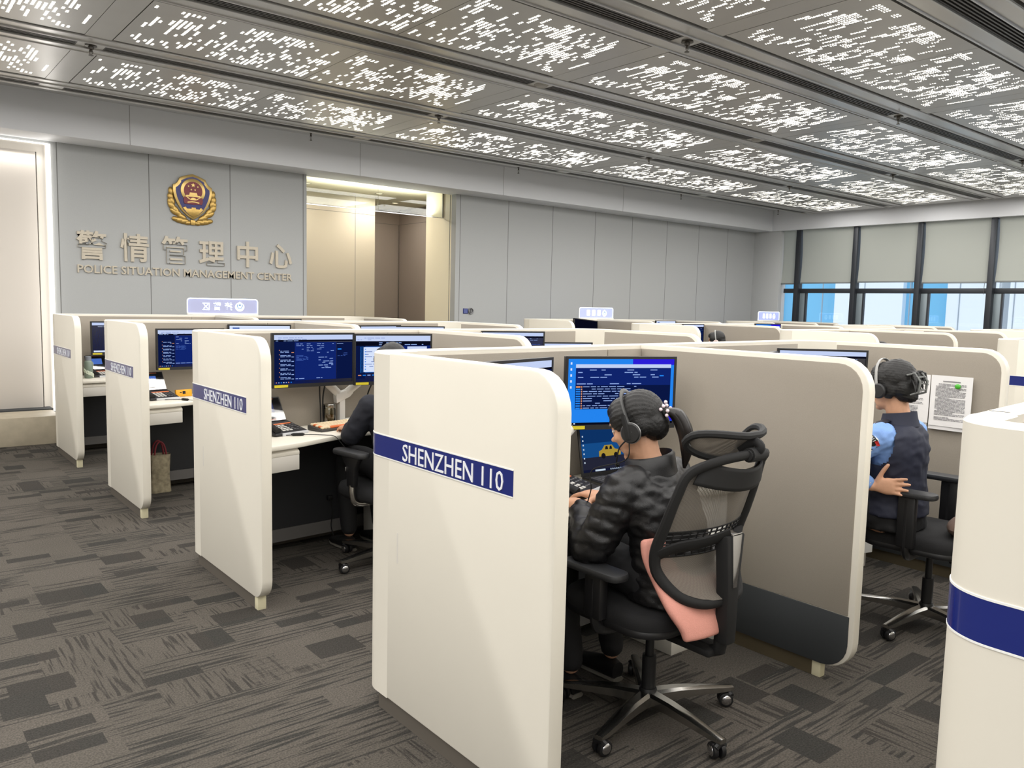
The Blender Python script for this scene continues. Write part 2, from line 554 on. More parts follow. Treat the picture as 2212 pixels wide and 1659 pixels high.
# roller blinds, one per window
names = ['by the room corner', 'second from the room corner', 'third from the room corner', 'fourth from the room corner', 'fifth from the room corner']
for i in range(len(edges) - 1):
    ya, yb = edges[i] - (0.0 if i == 0 else 0.06), edges[i + 1] + 0.05
    nm = names[i] if i < 5 else ('sixth', 'seventh', 'eighth', 'ninth', 'tenth')[i - 5] + ' from the room corner'
    zb = 2.10 + 0.012 * ((i * 7) % 3 - 1)
    b_ = thing('roller_blind', 'grey roller blind half drawn over the window ' + nm, 'blind', (XW + 0.09, (ya + yb) / 2, zb), 0, 'grey roller blinds')
    hw = (ya - yb) / 2
    mb = MB()
    ny, nz_ = 14, 10
    vs = []; fs = []
    for a in range(ny + 1):
        for c in range(nz_ + 1):
            t = a / ny; u = c / nz_
            edge = abs(2 * t - 1) ** 6
            vs.append((0.012 * edge * math.sin(u * 3) + 0.003 * math.sin(u * 5 + i), -hw + 2 * hw * t - (0.014 * math.sin(PI * u) * (1 if t > 0.5 else -1) * edge), 0.02 + u * (ZS - zb - 0.02)))
    for a in range(ny):
        for c in range(nz_):
            q = a * (nz_ + 1) + c
            fs.append((q, q + 1, q + nz_ + 2, q + nz_ + 1))
    mb.add(vs, fs)
    mb.build('blind_fabric', M_blind, b_)
    MB().box(-0.01, 0.012, -hw, hw, 0.0, 0.028, bev=0.004).build('bottom_rail', mat('blind_rail', (120, 124, 124), 0.5), b_)
    if i in (2, 3):
        MB().tube([(0, -hw + 0.05, 0.0), (0, -hw + 0.05, -0.14 - 0.05 * (i - 2))], 0.004, 6).build('pull_cord', M_grey, b_)
# building across the street
mb = MB()
fx = 27.0
vs = [(-14, 4, 1), (4, 6.2, 0), (6.2, 7.0, 2), (7.0, 9.4, 0), (9.4, 9.7, 3), (9.7, 11.2, 0), (11.2, 12.6, 2), (12.6, 15.0, 0), (15.0, 17.2, 2), (17.2, 24.0, 0)]
for a, b_, k in vs:
    mb.box(fx + (0.25 if k == 2 else 0.0), fx + 1.0, a, b_, -12, 9, m={0: 0, 1: 0, 2: 1, 3: 2}[k])
for y in np.arange(-14, 24, 1.55): mb.box(fx - 0.012, fx + 0.02, y, y + 0.03, -12, 9, m=2)
for z in (-6, -2.4, 1.05, 4.6): mb.box(fx + 0.2, fx + 0.27, 6.2, 24, z, z + 0.05, m=2)
o = struct('exterior_building', mb, [mat('facade_white', (232, 236, 240), 0.6), mat('facade_blue_glass', (112, 186, 222), 0.3), mat('facade_joint', (150, 160, 168), 0.6)])

# ------------------------------------------------------------------ ceiling raft
S_ = 1.08
PX = 3.224; PY = 1.5903
strip_c = [1.497 + PX * i for i in range(-1, 5)]
slot_c = [8.64 - PY * i for i in range(0, 7)]
M_raft = mat('raft_aluminium', (200, 199, 197), 0.36, metal=0.5, noise_amt=0.03, noise_scale=4)
M_raft2 = mat('raft_flange', (204, 203, 201), 0.28, metal=0.6)
M_gap = mat('raft_gap', (40, 40, 42), 0.9)
x0r, x1r = strip_c[0] - 2 * PX - 0.1, strip_c[-1] + 0.06
y0r, y1r = slot_c[0] - 9 * PY - 0.2, slot_c[0] + 0.16
mb = MB().box(x0r, x1r, y0r, y1r, ZR + 0.03, ZP)
struct('ceiling_raft', mb, M_gap)
mb = MB().box(x0r, strip_c[0] - 0.1, y0r, y1r, ZR + 0.002, ZR + 0.03).box(strip_c[0] - 0.1, x1r, y0r, slot_c[-1] - 0.235, ZR + 0.002, ZR + 0.03)
struct('ceiling_plain_panels', mb, M_raft)
# flanges either side of each air slot, strips between bays
mb = MB()
for i, y in enumerate(slot_c):
    w0, w1 = 0.082, 0.232
    for sgn in (-1, 1):
        if i == 0 and sgn == 1: a, b_ = y + w0, y + 0.14
        else: a, b_ = (y + w0, y + w1) if sgn == 1 else (y - w1, y - w0)
        lip = 0.012
        mb.box(x0r, x1r, min(a, b_), max(a, b_), ZR, ZR + 0.03, m=0)
        q = y + sgn * w0
        mb.box(x0r, x1r, q - 0.006, q + 0.006, ZR - lip, ZR + 0.01, bev=0.002, m=0)
        q = y + sgn * (w1 - 0.012 if not (i == 0 and sgn == 1) else 0.13)
        mb.box(x0r, x1r, q - 0.008, q + 0.008, ZR - 0.008, ZR + 0.01, bev=0.002, m=0)
struct('trim_1', mb, M_raft2)
mb = MB()
for i, y in enumerate(slot_c[:-1]):
    for x in strip_c:
        mb.box(x - 0.092, x + 0.092, y - PY + 0.235, y - 0.235, ZR + 0.001, ZR + 0.03)
for y in slot_c:
    for x in strip_c: mb.box(x - 0.096, x + 0.096, y - 0.08, y + 0.08, ZR + 0.001, ZR + 0.03)
struct('trim_2', mb, M_raft)
# air grilles in the slots
M_fin = mat('grille_fin', (96, 95, 93), 0.4, metal=0.4)
bayname = ['aisle bay', 'emblem bay', 'opening bay', 'plain-wall bay', 'window bay']
rowname = ['slot along the emblem wall', 'second slot from the emblem wall', 'third slot from the emblem wall', 'fourth slot from the emblem wall', 'fifth slot from the emblem wall', 'sixth slot from the emblem wall', 'seventh slot from the emblem wall']
mb = MB()
gl = PX - 0.20
mb.box(-gl / 2, gl / 2, -0.078, 0.078, 0.024, 0.029, m=1)
for k in range(6):
    y = -0.068 + 0.136 * k / 5
    mb.box(-gl / 2, gl / 2, y - 0.006, y + 0.006, 0.0, 0.022, m=0)
for s in (-1, 1): mb.box(s * gl / 2 - 0.006, s * gl / 2 + 0.006, -0.078, 0.078, 0, 0.022, m=0)
g0 = mb.build('air_grille', [M_fin, mat('grille_void', (10, 10, 11), 0.9)])
first = True
for i, y in enumerate(slot_c):
    for j in range(len(strip_c) - 1):
        o = g0 if first else g0.copy()
        if not first: COL.objects.link(o)
        first = False
        o.location = ((strip_c[j] + strip_c[j + 1]) / 2, y, ZR + 0.002)
        tag(o, 'long black air grille, %s, %s' % (rowname[i], bayname[j]), 'air grille', 'ceiling air grilles')
# perforated light panels: the same cut-out words on every panel of a bay
M_glow = emat('backlit_cutout', (255, 250, 238), PANEL_GLOW)
PW, PL = 1.07, 1.512
def letters(seed, thin_low, thin_high):
    rnd = random.Random(seed)
    v1, f1, a0, a1, b0, b1 = text_geo('110', 1, 0, 0.02)
    v2, f2, c0, c1, d0, d1 = text_geo('POLICE', 1, 0, 0.02)
    mb = MB()
    rows, cols = 42, 16
    px_, py_ = PL * 0.955 / rows, PW * 0.86 / cols
    ox, oy = -PL * 0.955 / 2, -PW * 0.86 / 2
    used = set()
    seeds = [(rnd.uniform(0, rows), rnd.uniform(0, cols)) for _ in range(13)]
    for r in range(rows):
        for c in range(cols):
            if (r, c) in used: continue
            d = min(math.hypot((r - a) / 1.6, c - b_) for a, b_ in seeds)
            p = 0.66 if d < 1.5 else (0.42 if d < 2.6 else 0.20)
            e = r / rows
            if thin_low and e < 0.12: p *= 0.35
            if thin_high and e > 0.9: p *= 0.35
            if rnd.random() > p: continue
            long = rnd.random() < 0.27 and c < cols - 1
            used.add((r, c))
            if long: used.add((r, c + 1))
            V, Fq, xa, xb, ya, yb = (v2, f2, c0, c1, d0, d1) if long else (v1, f1, a0, a1, b0, b1)
            w = py_ * (1.86 if long else 0.84); h = px_ * 0.60
            x = ox + r * px_; y = oy + c * py_
            # words read along y, seen from below
            mb.add([(x + h * (1 - (p_[1] - ya) / (yb - ya)) - 0 * p_[2], y + w * (1 - (p_[0] - xa) / (xb - xa)), 0.0) for p_ in V], Fq)
    return mb
pan_me = {}
for half, sd in ((0, 11), (1, 23)):
    p = MB().box(-PL / 2, PL / 2, -PW / 2, PW / 2, 0.0, 0.026).build('perforated_light_panel', M_raft)
    c = letters(sd, half == 0, half == 1).build('light_cutouts', M_glow, p, 0, (0, 0, -0.0015))
    c['kind'] = 'stuff'
    pan_me[half] = (p, c)
used_ = set()
halfname = ['near half', 'far half']
for i in range(len(slot_c) - 1):
    yc = slot_c[i] - PY / 2
    for j in range(len(strip_c) - 1):
        for half in (0, 1):
            p, c = pan_me[half]
            if half in used_:
                p = p.copy(); c = c.copy(); COL.objects.link(p); COL.objects.link(c); c.parent = p
            used_.add(half)
            xa = strip_c[j] + 0.097 + (0 if half == 0 else 1.517)
            p.location = (xa + 0.7585, yc, ZR + 0.001)
            rn = ['first', 'second', 'third', 'fourth', 'fifth', 'sixth'][i]
            
            tag(p, 'lit perforated ceiling panel, %s row from emblem wall, %s half of %s' % (rn, 'window-side' if half else 'aisle-side', bayname[j]), 'ceiling light', 'perforated ceiling light panels')
# added unseen lamps carrying the panels' light: one per bay and row, shining down
ld = None
for i in range(0, 9):
    for j in range(-2, len(strip_c) - 1):
        ld = bpy.data.lights.new('under_panel_lamp', 'AREA')
        ld.shape = 'RECTANGLE'; ld.size = PX - 0.3; ld.size_y = PW - 0.1
        ld.energy = LAMP_W; ld.color = (1.0, 0.972, 0.935)
        o = bpy.data.objects.new('under_panel_lamp', ld); COL.objects.link(o)
        o.location = (strip_c[0] + (j + 0.5) * PX, slot_c[0] - (i + 0.5) * PY, ZR - 0.004)
# sprinklers and detectors at the crossings
mb = MB()
mb.lathe([(0.0, 0.0), (0.042, -0.002), (0.045, -0.008), (0.02, -0.012), (0.018, -0.03), (0.008, -0.034), (0.008, -0.05)], 16)
for a in range(2): mb.tube([(0.007 * math.cos(a * PI), 0.007 * math.sin(a * PI), -0.032), (0.013 * math.cos(a * PI), 0, -0.05), (0.004 * math.cos(a * PI), 0, -0.072)], 0.003, 6)
mb.lathe([(0.0, -0.072), (0.018, -0.072), (0.018, -0.076), (0.0, -0.077)], 14)
spr = mb.build('ceiling_sprinkler', mat('sprinkler_metal', (92, 88, 82), 0.35, metal=0.8))
first = True
cross = [(1, 1, 'first strip from the side aisle'), (2, 1, 'second strip from the side aisle'), (3, 1, 'third strip from the side aisle'), (2, 3, 'second strip from the side aisle'), (3, 3, 'third strip from the side aisle'), (4, 1, 'fourth strip from the side aisle'), (4, 3, 'fourth strip from the side aisle'), (4, 2, 'fourth strip from the side aisle')]
for sx_, sy_, nm in cross:
    o = spr if first else spr.copy()
    if not first: COL.objects.link(o)
    first = False
    o.location = (strip_c[sx_], slot_c[sy_], ZR)
    tag(o, 'pendent sprinkler at the %s, %s' % (rowname[sy_], nm), 'sprinkler', 'ceiling sprinklers')
for k, (x, nm) in enumerate(((0.55, 'above the lit alcove'), (4.35, 'above the emblem sign'), (7.6, 'above the opening'), (11.3, 'above the long plain wall'), (14.3, 'in the window corner'))):
    o = spr.copy(); COL.objects.link(o)
    o.location = (x, 9.25, ZP)
    o.scale = (0.8, 0.8, 1.8)
    tag(o, 'small sprinkler hanging beside the beam, %s' % nm, 'sprinkler', 'ceiling sprinklers')
for sx_, sy_, nm in ((2, 2, 'third slot'), (3, 2, 'third slot, further along')):
    o = MB().lathe([(0.0, -0.016), (0.045, -0.016), (0.05, -0.01), (0.062, -0.004), (0.065, 0)], 20).build('smoke_detector', mat('detector_white', (170, 168, 164), 0.5), None, 38, (strip_c[sx_], slot_c[sy_], ZR))
    tag(o, 'round flush smoke detector between grilles at the %s' % nm, 'smoke detector')
# ------------------------------------------------------------------ cubicle partitions
X1, YS1, SP = 1.463, 2.675, 2.064
SK = 0.0752                       # the backs run slightly skew to the room
ZT = 1.344
def Yrow(k): return YS1 + SP * (k - 1)

def end_poly(ya, ye, z0, z1, rt_, rb):
    """side view of a panel with a rounded free end at y=ye"""
    p = [(ya, z0)]
    p += [(ye + rb + rb * math.cos(rad(a)), z0 + rb + rb * math.sin(rad(a))) for a in range(270, 179, -15)]
    p += [(ye + rt_ + rt_ * math.cos(rad(a)), z1 - rt_ + rt_ * math.sin(rad(a))) for a in range(180, 89, -15)]
    p += [(ya, z1)]
    return p

def partition(k, xb, label, w1=1.62, w2=1.807, text=True, ly=-1.087, dy=-1.145, sy=-1.0):
    t = thing('cubicle_partition', label, 'partition', (xb, Yrow(k), 0), 0, 'cubicle partitions')
    r = 0.12; th = 0.055
    W = w1 + w2
    bk = lambda x: -0.022 + SK * x
    # white end panel with its rounded corner
    mb = MB().prism(end_poly(-r - 0.08, ly, 0.065, ZT, 0.115, 0.10), 0, th, 'yz', bev=0.007, keep=lambda c: c.y > -r - 0.081)
    pth = [(r - r * math.cos(rad(a)), -r + r * math.sin(rad(a))) for a in range(0, 91, 6)]
    pth = [(0, -r - 0.08), (0, -r - 0.04)] + pth
    pth[-1] = (r, bk(r)); pth.append((0.2, bk(0.2)))
    mb.sweep([(x, y + (bk(r)) * min(1, (x / r))) if i < len(pth) - 2 else (x, y) for i, (x, y) in enumerate(pth)], th, 0.065, ZT, 0.007)
    e = fixn(mb.build('end_panel', M_cream, t))
    # blue name band running round the corner
    def band_path(o):
        q = [(-o, -0.905), (-o, -r - 0.05), (-o, -r)]
        for a in range(6, 85, 6):
            x = r - r * math.cos(rad(a)); y = -r + r * math.sin(rad(a)) + bk(r) * min(1, x / r)
            q.append((x - o * math.cos(rad(a)), y + o * math.sin(rad(a))))
        return q
    mb = MB()
    for z0, z1, off, m in ((0.966, 1.043, 0, 0), (1.043, 1.047, 0.0006, 1), (0.962, 0.966, 0.0006, 1)):
        q = band_path(0.0012 + off)
        n0 = len(mb.v)
        mb.sweep(q, 0.004, z0, z1, 0.0001, m)
    band = fixn(mb.build('name_band', [M_blue, M_white], e))
    if text:
        Mx = Matrix(((0, 0, -1, -0.0022), (-1, 0, 0, -0.297), (0, 1, 0, 0.972), (0, 0, 0, 1)))
        MB().text('SHENZHEN 110', Mx, 0.0605, 0.563, 0.002, 0, 2, 0.0).build('lettering', mat('silver_lettering', (232, 234, 238), 0.4, emit=None), band, 0)
    # inner fabric of the end panel
    MB().prism(end_poly(-0.10, ly + 0.03, 0.09, ZT - 0.022, 0.10, 0.08), th - 0.002, th + 0.006, 'yz', bev=0.003).build('fabric_panel', M_fabric, e)
    MB().box(0.012, 0.045, ly + 0.115, -0.12, 0, 0.07).build('plinth', M_kick, e)
    MB().box(0.008, 0.052, ly + 0.075, ly + 0.115, 0, 0.07, bev=0.003).build('foot', M_foot, e)
    # back panel
    R2 = 0.22
    xs = W + 0.025
    pth = [(0.19, bk(0.19)), (w1, bk(w1)), (xs - R2, bk(xs - R2))]
    pth += [(xs - R2 + R2 * math.sin(rad(a)), bk(xs - R2) - R2 + R2 * math.cos(rad(a))) for a in range(10, 91, 10)]
    mb = MB().sweep(pth, 0.05, 0.065, ZT, 0.006)
    b_ = fixn(mb.build('back_panel', M_cream, t))
    ysd = bk(xs - R2) - R2
    def inner(xa, xb_, z0, z1, mt, nm, par):
        d = Vector((1, SK)).normalized(); n = Vector((d.y, -d.x))
        q = []
        for x in (xa, xb_):
            p = Vector((x, bk(x))) + n * 0.049
            q.append(p)
        pts = [q[0], q[1], q[1] + n * 0.011, q[0] + n * 0.011]
        return MB().prism([tuple(p) for p in pts], z0, z1, 'xy', bev=0.003).build(nm, mt, par)
    for xa, xb_ in ((0.10, 1.325), (1.331, w1 - 0.004), (w1 + 0.056, w1 + 0.056 + 0.30), (w1 + 0.362, xs - R2 - 0.01)):
        inner(xa, xb_, 0.07, 0.30, M_dark, 'lower_panel', b_)
        inner(xa, xb_, 0.303, ZT - 0.022, M_fabric, 'fabric_panel', b_)
    inner(0.10, xs - R2, 0.0, 0.062, M_kick, 'plinth', b_)
    # divider and far side panel
    for nm, xa, ys, ye in (('divider_panel', w1 - 0.023, bk(w1) - 0.05, dy), ('side_panel', xs - 0.05, ysd + 0.002, sy)):
        tk = 0.05
        mb = MB().prism(end_poly(ys, ye, 0.065, ZT, 0.13, 0.12), xa, xa + tk, 'yz', bev=0.007)
        d_ = mb.build(nm, M_cream, t)
        for sgn in ((-1, 1) if nm == 'divider_panel' else (-1,)):
            a, c = (xa - 0.004, xa + 0.002) if sgn < 0 else (xa + tk - 0.002, xa + tk + 0.004)
            y_in = ys - 0.012
            pl = [(y_in, 0.303)] + [(ye + 0.028, 0.303)] + [(ye + 0.028 + 0.105 + 0.105 * math.cos(rad(q)), ZT - 0.022 - 0.105 + 0.105 * math.sin(rad(q))) for q in range(180, 89, -15)] + [(y_in, ZT - 0.022)]
            MB().prism(pl, a, c, 'yz', bev=0.002).build('fabric_panel', M_fabric, d_)
            pl = [(y_in, 0.299), (y_in, 0.068)] + [(ye + 0.022 + 0.11 + 0.11 * math.cos(rad(q)), 0.068 + 0.11 + 0.11 * math.sin(rad(q))) for q in range(270, 179, -15)] + [(ye + 0.022, 0.299)]
            MB().prism(pl, a - 0.001 * (sgn < 0), c + 0.001 * (sgn > 0), 'yz', bev=0.002).build('lower_panel', M_dark, d_)
        MB().box(xa + 0.010, xa + tk - 0.010, ye + 0.175, ys - 0.02, 0, 0.07).build('plinth', mat('bronze_plinth', (110, 100, 80), 0.35, metal=0.5), d_)
        MB().box(xa + 0.006, xa + tk - 0.006, ye + 0.135, ye + 0.175, 0, 0.07, bev=0.003).build('foot', M_foot if nm == 'divider_panel' else M_cream, d_)
    return t
ordw = {4: 'nearest the emblem wall', 3: 'second from the emblem wall', 2: 'third from the emblem wall', 1: 'around the woman in the black jacket', 0: 'cut by the picture edge, tall white curve with blue stripe'}
for k in (0, 1, 2, 3, 4):
    partition(k, X1, 'white and taupe two-seat cubicle screen, aisle block, row %s' % ordw[k])
X2, X3 = 7.385, 12.15
for k in (1, 2, 3, 4):
    partition(k, X2, 'white and taupe two-seat cubicle screen, middle block, row %s' % {4: 'under the lit blue sign', 3: 'in front of the sign row', 2: 'third from the wall', 1: 'fourth from the wall, at the picture edge'}[k])
for k in (2, 3, 4):
    partition(k, X3, 'white and taupe two-seat cubicle screen, window block, row %s' % {4: 'next to the plain wall', 3: 'second from the plain wall', 2: 'third from the plain wall'}[k], w1=1.30, w2=1.02)
# ------------------------------------------------------------------ things on the walls
Mw = lambda x, z, d=0.0: Matrix(((1, 0, 0, x), (0, 0, -1, YW - d), (0, 1, 0, z), (0, 0, 0, 1)))   # x right, y up, z out of the emblem wall
M_gold = mat('emblem_gold', (186, 154, 88), 0.36, metal=0.75, noise_amt=0.12, noise_scale=60, bump=0.35, bump_scale=90)
M_gold2 = mat('emblem_gold_rim', (194, 166, 104), 0.3, metal=0.8)
M_eblue = mat('emblem_blue', (26, 24, 104), 0.3)
M_ered = mat('emblem_red', (118, 18, 30), 0.35)

def police_emblem(x, z):
    t = thing('police_emblem', 'gold, blue and red shield emblem on the wall above the metal lettering', 'emblem', (x, YW, z))
    M = Matrix(((1, 0, 0, 0), (0, 0, -1, 0), (0, 1, 0, 0), (0, 0, 0, 1)))
    def outline(k):
        r = [(0, .303 - k), (.06, .287 - k), (.152 - k * .6, .250 - k)]
        c = Vector((.228 - k, .248 - k)); 
        r += [(.160 - k * .8, .222 - k * .8), (.182 - k * .8, .190 - k * .8), (.205 - k * .9, .172 - k * .9), (.228 - k, .163 - k)]
        r += [(.229 - k, .09), (.214 - k, .02), (.180 - k, -.06), (.135 - k * .8, -.128), (.07 - k * .4, -.19 + k * .4), (0, -.235 + k)]
        return [(-a, b_) for a, b_ in reversed(r[1:-1])] + r
    out = outline(0)
    ring = lambda pts: pts
    def poly(mb, pts, z0, z1, bev=0, m=0):
        mb.prism(pts, z0, z1, 'xy', bev, m, M); return mb
    poly(MB(), outline(0), 0.012, 0.040, 0.006).build('shield_rim', M_gold2, t)
    poly(MB(), outline(.032), 0.030, 0.043).build('shield_field', M_eblue, t)
    # wreath of pine and olive leaves
    mb = MB()
    for s in (-1, 1):
        for (u, v, a, l, w) in ((.245, .08, 82, .085, .030), (.250, .02, 80, .08, .036), (.235, -.03, 72, .09, .034), (.262, -.035, 86, .07, .026), (.235, -.085, 62, .10, .034), (.255, -.08, 66, .08, .026), (.200, -.125, 48, .11, .036),
                                (.17, -.165, 38, .11, .034), (.215, -.15, 42, .09, .03), (.13, -.20, 28, .11, .034), (.15, -.245, 4, .105, .036), (.20, -.235, 10, .07, .028), (.10, -.255, -6, .10, .034), (.055, -.27, -8, .07, .028)):
            R = Matrix.Rotation(rad(a), 4, 'Z')
            T = M @ Matrix.Scale(s, 4, (1, 0, 0)) @ Matrix.Translation((u, v, 0.014)) @ R
            mb.ell((0, 0, 0), (1, 1, 1), 12, 6, 0, None) if False else None
            prof = [(max(math.sin(PI * i / 6), 1e-4), -math.cos(PI * i / 6)) for i in range(7)]
            mb.lathe(prof, 12, 0, T @ Matrix.Diagonal((l * .62, w, 0.016, 1)))
    mb.prism([(-.03, -.235), (.03, -.235), (.026, -.295), (-.026, -.295)], 0.005, 0.034, 'xy', 0.006, 0, M)
    mb.build('wreath', M_gold, t)
    # great wall at the foot of the shield
    w = [(-.118, -.108), (-.118, -.095), (-.104, -.092), (-.100, -.085), (-.086, -.085), (-.080, -.095), (-.074, -.107), (-.02, -.105), (-.02, -.088), (.03, -.088), (.03, -.106), (.075, -.107), (.08, -.09), (.10, -.09), (.104, -.1), (.118, -.104), (.115, -.112), (.06, -.172), (0, -.205), (-.06, -.172)]
    poly(MB(), w, 0.038, 0.049, 0.002).build('great_wall_relief', M_gold, t)
    # red disc inside a gold ring
    c = (0, .105)
    circ = lambda r, n=40: [(c[0] + r * math.cos(2 * PI * i / n), c[1] + r * math.sin(2 * PI * i / n)) for i in range(n)]
    mb = MB(); poly(mb, circ(.143), .040, .050, .003)
    mb.build('ring', M_gold2, t)
    mb = MB(); poly(mb, circ(.108), .046, .0525)
    poly(mb, [(-.108, .03), (.108, .03), (.112, -.02), (.10, -.052), (.085, -.05), (.0, -.056), (-.085, -.05), (-.10, -.052), (-.112, -.02)], .044, .0527)
    mb.build('red_field', M_ered, t)
    mb = MB()
    def star(u, v, r):
        poly(mb, [(u + (r if i % 2 == 0 else r * .4) * math.sin(PI * i / 5), v + (r if i % 2 == 0 else r * .4) * math.cos(PI * i / 5)) for i in range(10)], .0525, .056)
    star(0, .172, .027)
    for u, v in ((-.054, .155), (.054, .155), (-.022, .118), (.022, .118)): star(u, v, .012)
    for pl in ([(-.05, .05), (.05, .05), (.04, .084), (-.04, .084)], [(-.09, .034), (.09, .034), (.08, .052), (-.08, .052)],
               [(-.088, .034), (-.075, .034), (-.032, .006), (-.045, .002)], [(.088, .034), (.075, .034), (.032, .006), (.045, .002)],
               [(-.068, -.04), (-.02, -.03), (.02, -.03), (.068, -.04), (.068, -.026), (.015, -.018), (-.015, -.018), (-.068, -.026)]):
        poly(mb, pl, .0525, .0565)
    poly(mb, [(.036 * math.cos(rad(a)), -.004 + .03 * math.sin(rad(a))) for a in range(0, 181, 20)], .0525, .0565)
    mb.build('gate_and_stars', M_gold2, t)
    return t
police_emblem(3.187, 2.69)
# brushed metal lettering
xs_cjk = (2.083, 2.530, 2.975, 3.410, 3.855, 4.290)
for i, (ch, xc) in enumerate(zip('警情管理中心', xs_cjk)):
    v, f, a0, a1, b0, b1 = text_geo(ch, 2, 0.5, 0.018)
    hgt = (b1 - b0) * 0.335
    mb = MB().text(ch, Mw(xc, 1.925 + (0.0 if i < 5 else 0.01), 0.012), hgt, (a1 - a0) * 0.315, 0.022, 0, 2, 0.018, 'c')
    o = mb.build('wall_character', mat('champagne_metal', (192, 183, 166), 0.4, metal=0.15, noise_amt=0.04, noise_scale=30), None, 30)
    tag(o, 'brushed metal Chinese character %s, %s of the wall sign' % (ch, ('first', 'second', 'third', 'fourth', 'fifth', 'sixth')[i]), 'sign letter', 'metal characters on the emblem wall')
_full = text_geo('POLICE SITUATION MANAGEMENT CENTER', 2, 0.5, 0.012)
_k = 2.514 / (_full[3] - _full[2])
_x = 1.933; _pre = ''
for wd in ('POLICE', 'SITUATION', 'MANAGEMENT', 'CENTER'):
    g_ = text_geo(_pre + wd, 2, 0.5, 0.012); h_ = text_geo(wd, 2, 0.5, 0.012)
    xa = 1.933 + (g_[3] - _full[2] - (h_[3] - h_[2])) * _k
    o = MB().text(wd, Mw(xa, 1.776, 0.010), 0.092, (h_[3] - h_[2]) * _k, 0.018, 0, 2, 0.012).build('wall_word', MATS['champagne_metal'], None, 30)
    tag(o, 'brushed metal word %s in the English line under the characters' % wd, 'sign word', 'metal words on the emblem wall')
    _pre += wd + ' '

# lit alcove panel left of the emblem wall
al = thing('alcove_panel', 'pale fabric wall panel framed by a glowing strip, at the room corner', 'wall panel', (0, YW, 0))
M_led = emat('led_strip', (255, 250, 242), 3.2)
mb = MB().box(XL + 0.1, 1.555, -0.05, 0.0, 0.25, 3.03, bev=0.008)
mb.build('panel', mat('alcove_fabric', (206, 199, 190), 0.7), al)
mb = MB().box(1.568, 1.585, -0.028, 0.0, 0.25, 3.05).box(XL + 0.1, 1.568, -0.028, 0.0, 3.033, 3.05)
mb.box(1.585, 1.655, -0.022, 0.0, 0.25, 3.122).box(XL + 0.1, 1.585, -0.022, 0, 3.05, 3.122)
mb.build('frame', mat('alcove_frame', (226, 220, 210), 0.5), al)
mb = MB().box(1.655, 1.700, -0.030, 0.0, 0.25, 3.135).box(XL + 0.1, 1.655, -0.030, 0, 3.122, 3.135)
mb.build('light_strip', M_led, al)
ld = bpy.data.lights.new('alcove_strip_lamp', 'AREA')
ld.shape = 'RECTANGLE'; ld.size = 0.1; ld.size_y = 2.8; ld.energy = 4; ld.color = (1, 0.97, 0.93)
o = bpy.data.objects.new('alcove_strip_lamp', ld); COL.objects.link(o)
o.location = (1.69, YW - 0.10, 1.7); o.rotation_euler = (rad(90), 0, rad(180) + rad(-55))
ld2 = ld.copy(); ld2.size_y = 0.1; ld2.size = 3.0; ld2.energy = 4
o = bpy.data.objects.new('alcove_strip_lamp', ld2); COL.objects.link(o)
o.location = (0.1, YW - 0.12, 2.98); o.rotation_euler = (rad(25), 0, 0)

# small blue plaque and ring handle beside the opening
o = MB().box(7.207, 7.297, YW - 0.008, YW, 1.385, 1.465, bev=0.002).box(7.217, 7.288, YW - 0.010, YW - 0.005, 1.395, 1.455, m=1).build('wall_plaque', [mat('plaque_blue', (34, 46, 110), 0.3), mat('plaque_light', (86, 96, 150), 0.4)])
tag(o, 'small blue square plaque on the grey wall beside the opening', 'plaque')
o = MB().tube([(7.345 + 0.042 * math.cos(a), YW - 0.014, 1.428 + 0.042 * math.sin(a)) for a in [2 * PI * i / 24 for i in range(24)]], 0.009, 8, closed=True).cbox((7.345, YW - 0.008, 1.428), (0.014, 0.014, 0.09)).build('ring_pull', mat('ring_metal', (120, 120, 122), 0.3, metal=0.8))
tag(o, 'round metal ring pull beside the small blue plaque', 'handle')

# hanging glass smoke curtain and corridor lamps
g = thing('glass_curtain', 'clear frameless glass drop panel hung across the opening', 'glass panel', (4.66, 10.36, 2.84))
M_gl = glassmat('curtain_glass', (0.94, 0.97, 0.94), 0.02, 0.01)
MB().box(0, 1.252, 0, 0.012, 0, 0.42).build('pane', M_gl, g)
MB().box(1.258, 2.39, 0, 0.012, 0, 0.42).build('pane', M_gl, g)
MB().box(0, 2.39, -0.003, 0.015, -0.012, 0.0).build('bottom_rail', M_chrome, g)
MB().box(2.372, 2.39, -0.004, 0.016, 0, 0.40).build('end_rail', mat('rail_dark', (120, 112, 96), 0.4), g)
for k, (x, y) in enumerate(((5.25, 11.3), (6.55, 11.45), (7.35, 12.3))):
    d = thing('downlight', ('round recessed downlight over the beige corridor panels', 'round recessed downlight near the glass curtain end', 'round recessed downlight in the deep corridor corner')[k], 'downlight', (x, y, 3.25), 0, 'corridor downlights')
    MB().lathe([(0.05, 0.0), (0.062, -0.006), (0.07, -0.004), (0.072, 0)], 24).build('trim_ring', mat('downlight_trim', (190, 184, 168), 0.4), d)
    MB().lathe([(0.0, -0.001), (0.05, -0.001)], 24).build('lens', emat('downlight_lens', (255, 236, 200), 2.0), d)
    ld = bpy.data.lights.new('downlight_lamp', 'AREA'); ld.shape = 'DISK'; ld.size = 0.1
    ld.energy = (11, 18, 8)[k]; ld.color = (1, 0.95, 0.86)
    o = bpy.data.objects.new('downlight_lamp', ld); COL.objects.link(o); o.parent = d; o.location = (0, 0, -0.012)
